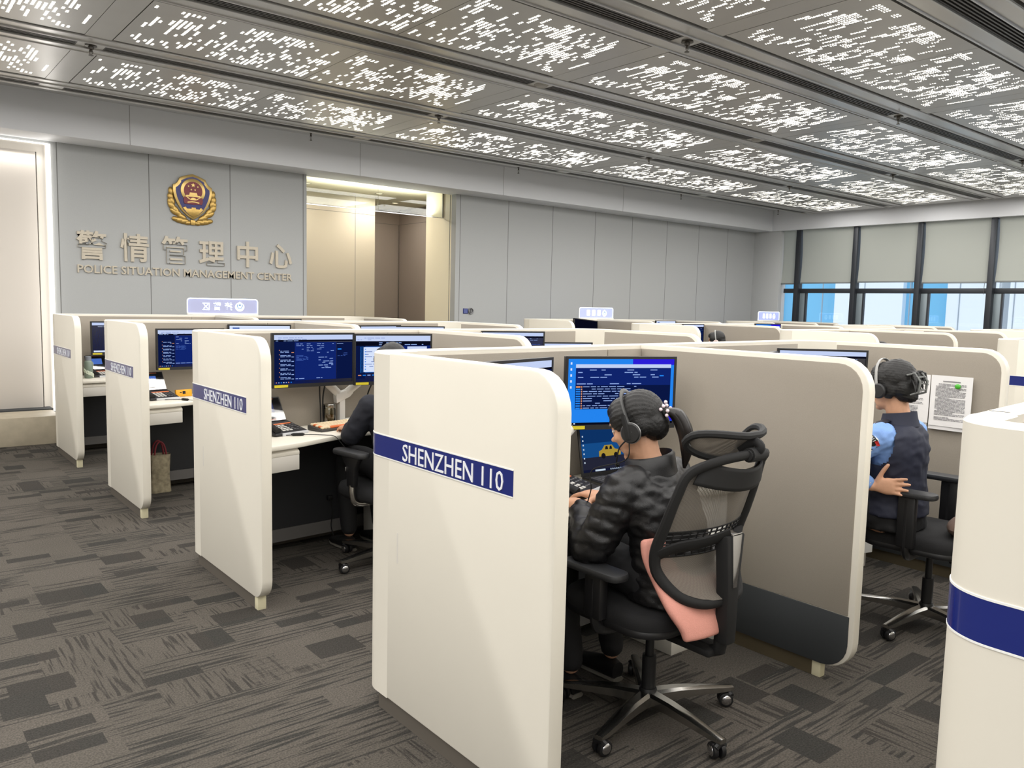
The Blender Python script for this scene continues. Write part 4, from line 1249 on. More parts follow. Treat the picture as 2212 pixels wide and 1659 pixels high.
mb.add([Q @ Vector((x, y, .0010)) for x, y in car], [tuple(range(len(car)))], 3)
for a, b2 in ((-.022, -.002), (.004, .022)): mb.add([Q @ Vector(p) for p in ((a, .116, .0012), (b2, .116, .0012), (b2 - .003, .131, .0012), (a + .006, .131, .0012))], [(0, 1, 2, 3)], 4)
for cx_ in (-.034, .042): mb.add([Q @ Vector((cx_ + .013 * math.cos(2 * PI * i / 14), .087 + .013 * math.sin(2 * PI * i / 14), .0012)) for i in range(14)], [tuple(range(14))], 4)
mb.build('screen', mm_, lid, 0)
o = MB().ell((0, 0, .016), (.031, .052, .018), 18, 10).build('computer_mouse', M_black, None, 38, (2.268, 2.33, ZD)); o.rotation_euler = (0, 0, rad(25))
tag(o, 'black computer mouse under the hand of the woman in black', 'mouse')
cable('mouse_cable', [(2.255, 2.375, ZD + .006), (2.22, 2.42, ZD + .004), (2.30, 2.45, ZD + .004), (2.42, 2.40, ZD + .004), (2.50, 2.36, ZD + .004)], .0022, 'thin black mouse cable curling across the white desk of the woman')
# papers pinned inside the officer cubicle
px_ = 4.8355
for k, (y0, y1, z0, z1, lab) in enumerate(((2.062, 2.235, .875, 1.178, 'stapled printed sheets hanging behind the officer head'), (1.832, 2.056, .866, 1.18, 'stapled printed sheets held up by the green pin'))):
    t = thing('paper_sheets', lab, 'paper', (px_, (y0 + y1) / 2, z0), 0, 'printed notices on the officer screen')
    hw = (y1 - y0) / 2; H_ = z1 - z0
    MB().box(-.0022, 0, -hw + .004, hw, 0.0, H_ - .004).build('back_sheets', mat('paper', (226, 224, 222), 0.7), t)
    v = []; f = []
    for i in range(9):
        for q in range(13):
            u = -hw + 2 * hw * i / 8 - .002; w = .022 + (H_ - .022) * q / 12
            v.append((-.0035 - .004 * (1 - q / 12) ** 2 - .002 * math.sin(i * .9) * (1 - q / 12), u, w))
    for i in range(8):
        for q in range(12): f.append((i * 13 + q, i * 13 + q + 1, i * 13 + q + 14, i * 13 + q + 13))
    MB().add(v, f).build('front_sheet', mat('paper', (226, 224, 222), 0.7), t)
    rnd = random.Random(k + 3); mb = MB()
    n = 30 if k else 26
    for i in range(n):
        z = .05 + (H_ - .10) * (1 - i / n)
        if (k == 0 and 8 < i < 11) or rnd.random() < .08: continue
        xx = -.0062 - .004 * (1 - z / H_) ** 2
        e = hw - .03; a = e - (.014 if rnd.random() < .25 else 0); b2 = -e if rnd.random() < .8 else -e + rnd.uniform(.02, .1)
        if k == 0 and i > 17: b2 = e - .085
        y = a
        while y > b2 + .004:
            l_ = rnd.uniform(.006, .03); mb.quad((xx, y, z), (xx, max(y - l_, b2), z), (xx, max(y - l_, b2), z + .0036), (xx, y, z + .0036)); y -= l_ + .0025
    mb.quad((-.0063, .045, H_ - .035), (-.0063, -.05, H_ - .035), (-.0063, -.05, H_ - .0295), (-.0063, .045, H_ - .0295))
    mb.build('printed_lines', mat('print_grey', (128, 126, 128), 0.8), t, 0)
o = MB().ell((0, 0, 0), (.009, .016, .015), 16, 10).build('push_pin', mat('pin_green', (70, 170, 44), 0.35), None, 38, (px_ - .014, 1.905, 1.124))
tag(o, 'green round magnet holding up the printed sheets', 'magnet')
# notices further back
for k, (x, y, z0, w, h, lab) in enumerate(((10.788, 3.62, 1.05, .32, .18, 'white notice pinned to the far taupe screen, left one of the pair'), (10.788, 3.02, 1.04, .32, .18, 'white notice pinned to the far taupe screen, beside the white end panel'))):
    o = MB().box(-.002, .0, -w / 2, w / 2, 0, h).build('paper_notice', MATS['paper'], None, 38, (x, y, z0))
    tag(o, lab, 'paper', 'white notices in the middle block')
    mb = MB()
    for i in range(4): mb.box(-.0024, -.002, -w * .3, w * .3 - .03 * i, h * .75 - i * .03, h * .75 - i * .03 + .006)
    mb.build('printed_lines', MATS['print_grey'], o)
# under the desks
o = thing('tote_bag', 'floral fabric bag with red handles under the third-row desk', 'bag', (1.80, 6.55, 0))
v = []; f = []
mb = MB()
for i in range(13):
    z = .30 * i / 12; s = 1 - .10 * math.sin(z * 9)
    for q in range(24):
        a = 2 * PI * q / 24
        r = 1 + .10 * noise.noise(Vector((math.cos(a) * 2, math.sin(a) * 2, z * 12)))
        v.append((.085 * s * r * math.copysign(abs(math.cos(a)) ** .6, math.cos(a)), .055 * s * r * math.copysign(abs(math.sin(a)) ** .6, math.sin(a)), z))
for i in range(12):
    for q in range(24): f.append((i * 24 + q, i * 24 + (q + 1) % 24, (i + 1) * 24 + (q + 1) % 24, (i + 1) * 24 + q))
f.append(tuple(range(23, -1, -1)))
M_flor = mat('floral_cloth', (150, 140, 116), 0.85, noise_amt=.45, noise_scale=28)
mb.add(v, f).build('bag_body', M_flor, o)
for s in (-1, 1): MB().tube(spline([(-.045, .04 * s, .29), (-.03, .035 * s, .37), (0, .03 * s, .40), (.03, .035 * s, .37), (.045, .04 * s, .29)], 5), .007, 8).build('handle', mat('handle_red', (122, 40, 48), 0.7), o)
o = thing('paper_bag', 'white paper shopping bag on the carpet behind the chrome-armed chair', 'bag', (2.62, 4.52, 0), rad(12))
MB().prism([(-.11, 0), (.11, 0), (.115, .30), (-.115, .30)], -.05, .05, 'xz', .004).build('bag_body', mat('paper_bag_white', (188, 186, 178), 0.7), o)
MB().tube(spline([(-.04, -.052, .28), (-.03, -.058, .22), (0, -.06, .19), (.03, -.058, .22), (.04, -.052, .28)], 5), .005, 6).build('handle', mat('handle_navy', (24, 28, 64), 0.6), o)
s_ = thing('power_socket', 'white double wall socket under the desk behind the chrome-armed chair', 'socket', (2.25, 4.605, .285), math.atan(SK))
MB().box(-.06, .06, -.008, .0, -.045, .045, bev=.002).build('plate', M_white, s_)
MB().cbox((.03, -.022, 0), (.035, .03, .03), .006).build('plug', M_black, s_)
cable('power_cable', [(2.28, 4.575, .285), (2.29, 4.565, .2), (2.285, 4.57, .1), (2.30, 4.55, .02), (2.27, 4.50, .01)], .004, 'grey power cable dropping from the white wall socket')
# ------------------------------------------------------------------ task chairs
M_alu = mat('cast_aluminium', (188, 186, 182), 0.22, metal=1.0)
M_mesh = bpy.data.materials.new('mesh_fabric')
M_mesh.use_nodes = True
_n = M_mesh.node_tree
_b = _n.nodes['Principled BSDF']; _b.inputs['Base Color'].default_value = (*s2l((112, 106, 98)), 1); _b.inputs['Roughness'].default_value = 0.85
_tc = _n.nodes.new('ShaderNodeTexCoord'); _w = _n.nodes.new('ShaderNodeTexChecker'); _w.inputs['Scale'].default_value = 260
_n.links.new(_tc.outputs['Object'], _w.inputs['Vector'])
_mr = _n.nodes.new('ShaderNodeMapRange'); _mr.inputs['To Min'].default_value = 0.78; _mr.inputs['To Max'].default_value = 0.99
_n.links.new(_w.outputs['Fac'], _mr.inputs['Value']); _n.links.new(_mr.outputs[0], _b.inputs['Alpha'])
M_seatb = mat('black_seat_fabric', (24, 24, 26), 0.9, noise_amt=.1, noise_scale=300, bump=.2, bump_scale=700)
M_pink = mat('pink_cushion', (214, 150, 136), 0.85, noise_amt=.04, noise_scale=200, bump=.3, bump_scale=320)

def star_base(t, a0, R=.345):
    col = MB().lathe([(.034, .07), (.036, .10), (.030, .115)], 18).lathe([(.026, .115), (.026, .24)], 16).lathe([(.016, .24), (.016, .40)], 14)
    col.build('gas_lift', M_black, t)
    MB().lathe([(0, .052), (.045, .055), (.05, .075), (.046, .095), (.036, .104), (0, .105)], 20).build('hub', M_alu, t)
    for k in range(5):
        a = rad(a0 + 72 * k)
        d = Vector((math.cos(a), math.sin(a), 0)); n = Vector((-d.y, d.x, 0))
        mb = MB(); v = []; f = []
        for r_, zc, w, h in ((.03, .082, .030, .046), (.12, .085, .027, .038), (.22, .080, .023, .030), (R - .03, .072, .019, .022), (R + .015, .070, .015, .016)):
            c = d * r_
            for su, sz in ((-1, -.5), (-1, .3), (-.55, .5), (.55, .5), (1, .3), (1, -.5)):
                p = c + n * (w * su); v.append((p.x, p.y, zc + h * sz))
        for i in range(4):
            for q in range(6): f.append((i * 6 + q, i * 6 + (q + 1) % 6, i * 6 + 6 + (q + 1) % 6, i * 6 + 6 + q))
        f.append(tuple(range(5, -1, -1))); f.append(tuple(24 + q for q in range(6)))
        lg = mb.add(v, f).build('leg', M_alu, t, 30)
        p = d * R
        ax = (d * .35 + n).normalized()
        cs = MB().lathe([(.011, .045), (.011, .068)], 10, 0, Matrix.Translation((p.x, p.y, 0)))
        Mr = Matrix.Translation((p.x + d.x * -.012, p.y + d.y * -.012, .029)) @ ax.to_track_quat('Z', 'Y').to_matrix().to_4x4()
        for s in (-1, 1):
            cs.lathe([(0.004, s * .006), (.027, s * .007), (.029, s * .012), (.027, s * .022), (.02, s * .025), (.004, s * .025)], 20, 0, Mr)
        cs.tube([(p.x - n.x * .022, p.y - n.y * .022, .045), (p.x, p.y, .058), (p.x + n.x * .022, p.y + n.y * .022, .045)], .012, 8)
        c_ = cs.build('caster', M_black, lg)
        for s in (-1, 1): MB().ell((0, 0, 0), (.021, .021, .009), 18, 8, 0, None).xf(Mr @ Matrix.Translation((0, 0, s * .022))).build('chrome_cap', M_chrome, lg)

def sheet(P, th=.004):
    """double-sided sheet from a grid of points"""
    n, m = len(P), len(P[0]); v = []; f = []
    for i in range(n):
        for j in range(m): v.append(P[i][j])
    for i in range(n - 1):
        for j in range(m - 1): f.append((i * m + j, i * m + j + 1, (i + 1) * m + j + 1, (i + 1) * m + j))
    return MB().add(v, f)

def mesh_chair(x, y, rz, label, a0=194, headrest=True, pink=True, arms='pad', zs=0.0, group=None):
    t = thing('task_chair', label, 'chair', (x, y, 0), rz, group or 'ergonomic mesh chairs')
    star_base(t, a0)
    # mechanism and seat
    MB().box(-.09, .09, -.14, .12, .365, .405, bev=.012).box(-.05, .05, -.30, -.10, .345, .372, bev=.008).build('tilt_mechanism', M_blackm, t)
    out = [(p[0], p[1]) for p in rrect(.50, .48, .12, 6, 0, .03)]
    MB().prism(out, .405, .435, 'xy', .010).build('seat_pan', M_black, t)
    sp = MB(); n = len(out); v = []; f = []
    for k, (s, z) in enumerate(((.985, .43), (1.0, .45), (.985, .475), (.9, .489), (.6, .494))):
        for p in out: v.append((p[0] * s, (p[1] - .03) * s + .03, z - .02 * max(0, (p[1] - .12)) ** 1.2 * 2))
    for k in range(4):
        for q in range(n): f.append((k * n + q, k * n + (q + 1) % n, (k + 1) * n + (q + 1) % n, (k + 1) * n + q))
    f.append(tuple(4 * n + q for q in range(n)))
    sp.add(v, f).build('seat_cushion', M_seatb, t, 60)
    # spine: from under the seat up to the yoke
    spn = MB()
    spn.tube([(0, -.18, .355), (0, -.27, .352), (0, -.305, .37), (0, -.312, .43)], [.022, .022, .024, .026], 10, 0, True, 1, up=(1, 0, 0))
    spn.prism([(-.026, .40), (.026, .40), (.032, .60), (.05, .78), (-.05, .78), (-.032, .60)], -.352, -.300, 'xz', .008)
    spn.build('back_spine', M_blackm, t)
    MB().prism([(-.010, .60), (.010, .60), (.026, .785), (-.026, .785)], -.357, -.349, 'xz', .002).box(-.026, .026, -.357, -.31, .778, .787, bev=.002).build('spine_badge', M_chrome, t)
    # side frame of the back
    fr = []
    for s in (-1, 1):
        pts = spline([(s * .02, -.32, .545), (s * .10, -.302, .548), (s * .165, -.25, .575), (s * .208, -.195, .645), (s * .222, -.195, .72), (s * .222, -.232, .82), (s * .215, -.268, .92), (s * .195, -.300, 1.0), (s * .12, -.365, 1.045), (s * .03, -.405, 1.062)], 5)
        fr.append(MB().tube(pts, lerps([.017, .017, .018, .021, .023, .021, .019, .019, .017, .016], 5), 10, 0, True, .8, up=(0, 1, 0.2)).build('back_frame', M_blackm, t))
    for s in (-1, 1):
        pts = spline([(s * .218, -.198, .71), (s * .17, -.235, .735), (s * .09, -.290, .755), (s * .02, -.338, .785)], 5)
        MB().tube(pts, lerps([.030, .028, .027, .028], 5), 10, 0, True, .42, up=(0, 1, .5)).build('yoke', M_blackm, t)
    # mesh in two fields, plus dark lumbar lattice
    def field(z0, z1, n=10, m=12, inset=.012):
        P = []
        for i in range(n + 1):
            z = z0 + (z1 - z0) * i / n
            ye = np.interp(z, [.55, .575, .645, .72, .82, .92, 1.0], [-.30, -.25, -.195, -.195, -.232, -.268, -.300])
            xe = np.interp(z, [.55, .575, .645, .72, .82, .92, 1.0], [.12, .165, .208, .222, .222, .215, .195]) - inset
            P.append([(xe * (2 * j / m - 1), ye - .055 * (1 - (2 * j / m - 1) ** 2), z) for j in range(m + 1)])
        return P
    sheet(field(.79, 1.0)).build('back_mesh', M_mesh, t)
    sheet(field(.56, .70)).build('lower_mesh', M_mesh, t)
    lat = MB()
    P = field(.70, .79, 6, 14)
    for i in range(7): lat.tube([P[i][j] for j in range(15)], .003, 5)
    for j in range(0, 15, 1): lat.tube([P[i][j] for i in range(7)], .003, 5)
    lat.build('lumbar_lattice', M_blackm, t)
    # upper shell
    P = []
    for i in range(7):
        z = .965 + .075 * i / 6
        P.append([(.19 * (2 * j / 12 - 1) * (1 - .18 * (i / 6)), -.31 - .02 * i / 6 - .07 * (1 - (2 * j / 12 - 1) ** 2), z - .03 * (1 - (2 * j / 12 - 1) ** 2)) for j in range(13)])
    o = sheet(P).build('upper_shell', M_blackm, t)
    md = o.modifiers.new('solid', 'SOLIDIFY'); md.thickness = .006
    if headrest:
        MB().tube([(-.035, -.405, 1.06), (.035, -.405, 1.06)], .024, 14).tube([(-.042, -.405, 1.06), (-.034, -.405, 1.06)], .018, 12).tube(spline([(0, -.40, 1.06), (0, -.425, 1.085), (0, -.40, 1.10), (0, -.345, 1.07)], 5), [.016] * 16, 10, 0, True, .7, up=(1, 0, 0)).build('headrest_bracket', M_blackm, t)
        hp = [(.155 * math.cos(rad(a)), .055 * math.sin(rad(a))) for a in range(0, 360, 15)]
        def H(u, w):           # headrest: a wide saddle leaning back
            return (u, -.262 - .085 * (1 - (u / .17) ** 2) - .85 * w, 1.075 + w * .72 + .030 * (u / .165) ** 2)
        ring = [H(1.0 * (.168 * math.copysign(abs(math.cos(rad(a))) ** .7, math.cos(rad(a)))), .062 * math.copysign(abs(math.sin(rad(a))) ** .8, math.sin(rad(a)))) for a in range(0, 360, 12)]
        h = MB().tube(ring, .013, 8, closed=True).build('headrest_frame', M_blackm, t)
        P = [[H(.163 * math.copysign(abs(2 * j / 14 - 1) ** 1, 2 * j / 14 - 1), .062 * (2 * i / 8 - 1) * math.sqrt(max(0, 1 - abs(2 * j / 14 - 1) ** 3))) for j in range(15)] for i in range(9)]
        sheet(P).build('headrest_mesh', M_mesh, h)
    # arms
    for s in (-1, 1):
        a_ = MB().tube(spline([(s * .10, .02, .385), (s * .22, .02, .39), (s * .268, .02, .42), (s * .275, .02, .50), (s * .275, .02, .585 + zs)], 5), .024, 10, 0, True, .7, up=(0, 1, 0)).box(s * .275 - .022, s * .275 + .022, -.02, .06, .44, .60 + zs, bev=.01)
        a_ = a_.build('armrest', M_black, t)
        MB().prism(rrect(.095, .27, .04, 6, s * .27, .03), .598 + zs, .626 + zs, 'xy', .010).build('arm_pad', mat('arm_pad_rubber', (40, 41, 43), 0.5), a_)
    if pink:
        P = []
        n, m = 14, 12
        for i in range(n + 1):
            z = .425 + .31 * i / n
            yb_ = np.interp(z, [.42, .47, .52, .58, .66, .76], [-.275, -.262, -.235, -.185, -.125, -.09])
            P.append([((-.06 + .150 * (2 * j / m - 1)) * np.interp(z, [.45, .52, .7, .76], [.8, 1, 1, .92]), yb_ - .022 * (1 - (2 * j / m - 1) ** 2), z) for j in range(m + 1)])
        o = sheet(P).build('lumbar_cushion', M_pink)
        md = o.modifiers.new('solid', 'SOLIDIFY'); md.thickness = .03; md.offset = 1
        md = o.modifiers.new('sub', 'SUBSURF'); md.levels = 1; md.render_levels = 1
        o.location = (x, y, 0); o.rotation_euler = (0, 0, rz)
        tag(o, 'salmon pink lumbar cushion between the woman in black and her mesh chair', 'cushion')
    return t
mesh_chair(2.24, 1.89, rad(0), 'black mesh chair with headrest under the woman in the black jacket')
mesh_chair(4.03, 1.66, rad(4), 'black armchair under the officer in the navy vest, chrome star base', a0=172, headrest=False, pink=False, zs=.085)
o = MB().ell((0, 0, 0), (.19, .09, .055), 20, 10).build('brown_cushion', mat('cushion_brown', (112, 92, 82), 0.9, noise_amt=.15, noise_scale=120), None, 38, (4.06, 1.49, .535))
tag(o, 'brown fabric cushion on the seat behind the officer', 'cushion')

def fabric_chair(x, y, rz, label, a0=120):
    t = thing('task_chair', label, 'chair', (x, y, 0), rz, 'fabric task chairs')
    star_base(t, a0, .33)
    MB().box(-.09, .09, -.12, .12, .36, .40, bev=.012).build('tilt_mechanism', M_blackm, t)
    out = rrect(.49, .47, .12, 6, 0, .02); n = len(out); v = []; f = []
    for s, z in ((.93, .40), (1.0, .42), (1.0, .45), (.96, .475), (.85, .488), (.5, .492)):
        for p in out: v.append((p[0] * s, (p[1] - .02) * s + .02, z))
    for k in range(5):
        for q in range(n): f.append((k * n + q, k * n + (q + 1) % n, (k + 1) * n + (q + 1) % n, (k + 1) * n + q))
    f += [tuple(range(n - 1, -1, -1)), tuple(5 * n + q for q in range(n))]
    MB().add(v, f).build('seat_cushion', M_seatb, t, 60)
    # padded back
    v = []; f = []
    rows, cols = 12, 20
    for i in range(rows + 1):
        z = .50 + .50 * i / rows
        hw = .225 * (1 - abs((i / rows - .45) / .75) ** 3.2) + .02
        yc = -.225 - .10 * (z - .5) + .05 * math.sin((z - .5) * 5)
        for q in range(cols):
            a = 2 * PI * q / cols
            v.append((hw * math.copysign(abs(math.cos(a)) ** .6, math.cos(a)), yc - .05 * (1 - (math.cos(a)) ** 2) ** .5 * .4 + .032 * math.sin(a) + .05 * math.cos(a) ** 2, z))
    for i in range(rows):
        for q in range(cols): f.append((i * cols + q, i * cols + (q + 1) % cols, (i + 1) * cols + (q + 1) % cols, (i + 1) * cols + q))
    f += [tuple(range(cols - 1, -1, -1)), tuple(rows * cols + q for q in range(cols))]
    MB().add(v, f).build('backrest', M_seatb, t, 60)
    MB().tube([(0, -.06, .37), (0, -.24, .37), (0, -.29, .43), (0, -.27, .62)], [.022, .022, .022, .018], 10, 0, True, .6, up=(0, 0, 1)).build('back_bar', M_blackm, t)
    for s in (-1, 1):
        pts = spline([(s * .12, .0, .385), (s * .20, .0, .383), (s * .255, .0, .40), (s * .272, .0, .45), (s * .274, .0, .50)], 5)
        b_ = MB().tube(pts, .021, 12, 0, True, .8, up=(0, 1, 0)).build('arm_bracket', M_alu, t)
        b2 = MB().prism([(-.03, .49), (.03, .49), (.035, .60), (.09, .665), (-.085, .665), (-.04, .60)], s * .274 - .018, s * .274 + .018, 'yz', .006)
        b2 = b2.build('armrest', M_black, t)
        MB().prism(rrect(.09, .28, .042, 6, s * .272, .015), .662, .694, 'xy', .011).build('arm_pad', MATS['arm_pad_rubber'], b2)
        MB().box(s * .274 - .024, s * .274 + .024, .030, .038, .575, .60, bev=.002).build('height_button', M_chrome, b2)
    return t
fabric_chair(2.39, 4.02, rad(8), 'black fabric chair with silver arm brackets behind the large white panel', a0=178)
# ------------------------------------------------------------------ people
def union(mb, name, mt, voxel, parent, smooth=4, disp=None, keep=None):
    """grow one continuous skin over overlapping volumes"""
    me = bpy.data.meshes.new('tmp'); me.from_pydata(mb.v, [], mb.f); me.update()
    o = bpy.data.objects.new('tmp', me); COL.objects.link(o)
    bm = bmesh.new(); bm.from_mesh(me); bmesh.ops.recalc_face_normals(bm, faces=bm.faces); bm.to_mesh(me); bm.free()
    md = o.modifiers.new('r', 'REMESH'); md.mode = 'VOXEL'; md.voxel_size = voxel
    md = o.modifiers.new('s', 'SMOOTH'); md.iterations = smooth; md.factor = 0.5
    dg = bpy.context.evaluated_depsgraph_get()
    m2 = bpy.data.meshes.new_from_object(o.evaluated_get(dg))
    bpy.data.objects.remove(o); bpy.data.meshes.remove(me)
    if disp:
        nr = [v.normal.copy() for v in m2.vertices]
        for v, n in zip(m2.vertices, nr): v.co += n * disp(v.co)
    if keep:
        bm = bmesh.new(); bm.from_mesh(m2)
        bmesh.ops.delete(bm, geom=[v for v in bm.verts if not keep(v.co)], context='VERTS')
        bm.to_mesh(m2); bm.free()
    m2.name = name
    m2.materials.clear(); m2.materials.append(mt)
    m2.polygons.foreach_set('use_smooth', [True] * len(m2.polygons)); m2.update()
    r = bpy.data.objects.new(name, m2); COL.objects.link(r)
    if parent: r.parent = parent
    return r
V3 = lambda *a: Vector(a)
def limb(mb, pts, rs, seg=14, n=5):
    P = spline(pts, n); R = lerps(rs, n)
    mb.tube(P, R, seg)
    mb.ell(tuple(P[0]), (R[0],) * 3, 12, 8); mb.ell(tuple(P[-1]), (R[-1],) * 3, 12, 8)
def loft(mb, rings, seg=24, e=0.85):
    """rings: (centre, half-width vector, half-depth vector)"""
    v = []; f = []
    for c, a, b_ in rings:
        for k in range(seg):
            t = 2 * PI * k / seg; ct, st = math.cos(t), math.sin(t)
            v.append(Vector(c) + Vector(a) * math.copysign(abs(ct) ** e, ct) + Vector(b_) * math.copysign(abs(st) ** e, st))
    for i in range(len(rings) - 1):
        for k in range(seg): f.append((i * seg + k, i * seg + (k + 1) % seg, (i + 1) * seg + (k + 1) % seg, (i + 1) * seg + k))
    f += [tuple(range(seg - 1, -1, -1)), tuple((len(rings) - 1) * seg + k for k in range(seg))]
    mb.add(v, f)
def hand(mb, w, d, n, side, curl=(.25, .3, .35, .4), spread=.10, thumb=(.78, .58, .12), tb=.25, k=1.0):
    """palm and five fingers from wrist w; d finger direction, n palm normal; side -1 for a left hand"""
    w = Vector(w); d = Vector(d).normalized(); n = Vector(n); n = (n - d * n.dot(d)).normalized()
    s = d.cross(n) * side
    loft(mb, [(w - d * .01 * k, s * .025 * k, n * .019 * k), (w + d * .02 * k, s * .030 * k, n * .0185 * k), (w + d * .055 * k, s * .040 * k, n * .0165 * k), (w + d * .085 * k, s * .041 * k, n * .0135 * k), (w + d * .097 * k, s * .036 * k, n * .010 * k)], 16, .8)
    for i, (off, ln, rr) in enumerate(((.030, .072, .0088), (.0105, .080, .009), (-.010, .073, .0086), (-.029, .056, .0076))):
        p = w + d * (.086 - abs(off) * .12) * k + s * off * k
        dd = (d + s * spread * off / .03).normalized()
        pts = [p, p + dd * .004]; q = p
        a = 0.0
        for j, fr in enumerate((.46, .30, .24)):
            a += curl[i] * (1.0 if j else .7)
            q = q + (dd * math.cos(a) + n * math.sin(a)) * ln * fr * k
            pts.append(q)
        limb(mb, pts, [rr * 1.08 * k, rr * 1.08 * k, rr * k, rr * .93 * k, rr * .78 * k], 12, 3)
    t0 = w + d * .022 * k + s * .026 * k + n * .004 * k
    td = (s * thumb[0] + d * thumb[1] + n * thumb[2]).normalized()
    t1 = t0 + td * .036 * k
    t2 = t1 + (td + d * tb).normalized() * .030 * k
    t3 = t2 + (td + d * tb * 1.8).normalized() * .024 * k
    limb(mb, [t0, t1, t2, t3], [.0145 * k, .0115 * k, .0105 * k, .0085 * k], 12, 3)
def head_geo(mb, H):
    def E(c, r): mb.ell((0, 0, 0), (1, 1, 1), 20, 14, 0, H @ Matrix.Translation(c) @ Matrix.Diagonal((*r, 1)))
    E((0, -.012, .030), (.074, .094, .086)); E((0, .035, -.02), (.062, .060, .075)); E((0, .040, -.065), (.047, .048, .045))
    E((0, .072, -.094), (.022, .020, .017)); E((0, .088, .005), (.010, .013, .030)); E((0, .103, -.018), (.012, .014, .011))
    E((-.009, .094, -.024), (.008, .010, .007)); E((.009, .094, -.024), (.008, .010, .007))
    E((0, .085, -.052), (.021, .011, .0062)); E((0, .084, -.064), (.019, .011, .007))
    E((-.034, .066, -.018), (.024, .022, .022)); E((.034, .066, -.018), (.024, .022, .022)); E((0, .076, .036), (.046, .018, .014))
    for s in (-1, 1): E((s * .074, -.004, -.012), (.009, .019, .031)); E((s * .066, .004, -.03), (.012, .014, .014))
def eyes(H, parent, loc):
    for s in (-1, 1):
        MB().ell((0, 0, 0), (1, 1, 1), 14, 8, 0, H @ Matrix.Translation((s * .031, .080, .010)) @ Matrix.Diagonal((.013, .0070, .0055, 1))).ell((0, 0, 0), (1, 1, 1), 12, 6, 1, H @ Matrix.Translation((s * .031, .0865, .010)) @ Matrix.Diagonal((.0050, .0022, .0048, 1))).build('eye', [mat('eye_white', (226, 222, 216), .3), mat('iris', (26, 18, 14), .2)], parent)
        MB().tube([H @ Vector(p) for p in ((s * .014, .088, .028), (s * .03, .090, .034), (s * .048, .078, .028))], [.003, .0035, .002], 6).build('eyebrow', M_hair, parent)
    MB().tube([H @ Vector(p) for p in ((-.019, .089, -.0575), (0, .0965, -.0575), (.019, .089, -.0575))], [.0022, .0045, .0022], 8).build('lips', mat('lips', (166, 96, 88), .5), parent)
def wrinkle(seed, amp, sc=14, quilt=0.0):
    def f(p):
        q = Vector((p.x * sc + seed, p.y * sc, p.z * sc * 1.5))
        r = 1 - abs(noise.noise(q)) * 2.2
        r2 = noise.noise(q * 2.7 + Vector((5, 1, 2)))
        d = amp * (r * .75 + r2 * .5)
        if quilt:
            u = (p.z + .35 * p.x + .12 * noise.noise(Vector((p.x * 5, p.y * 5, p.z * 3 + seed)))) / .078
            d += quilt * (abs(math.sin(u * PI)) ** .5 - .75)
        return d
    return f
def Hmat(c, az, pitch, roll=0.0):
    return Matrix.Translation(c) @ Matrix.Rotation(rad(az - 90), 4, 'Z') @ Matrix.Rotation(rad(-pitch), 4, 'X') @ Matrix.Rotation(rad(roll), 4, 'Y')

M_jacket = mat('black_puffer', (20, 20, 22), 0.42, noise_amt=.12, noise_scale=90, bump=.25, bump_scale=420)
M_trous = mat('black_trousers', (16, 16, 19), 0.8)
M_shoe = mat('black_shoe', (18, 18, 19), 0.5)
def shoe(p, az, parent, kind='shoe'):
    M = Matrix.Translation(p) @ Matrix.Rotation(rad(az - 90), 4, 'Z')
    mb = MB(); 
    loft(mb, [(M @ V3(0, -.07, .045), M.to_3x3() @ V3(.032, 0, 0), V3(0, 0, .035)), (M @ V3(0, -.02, .05), M.to_3x3() @ V3(.036, 0, 0), V3(0, 0, .045)), (M @ V3(0, .06, .04), M.to_3x3() @ V3(.042, 0, 0), V3(0, 0, .032)), (M @ V3(0, .13, .03), M.to_3x3() @ V3(.042, 0, 0), V3(0, 0, .024)), (M @ V3(0, .175, .024), M.to_3x3() @ V3(.026, 0, 0), V3(0, 0, .016))], 18, .9)
    o = mb.build(kind, M_shoe, parent, 60)
    s = MB(); loft(s, [(M @ V3(0, y, .008), M.to_3x3() @ V3(w, 0, 0), V3(0, 0, .010)) for y, w in ((-.075, .030), (-.02, .036), (.06, .044), (.135, .043), (.18, .024))], 18, .9)
    s.build('sole', mat('shoe_sole', (120, 116, 108), .6), o, 60)
    return o

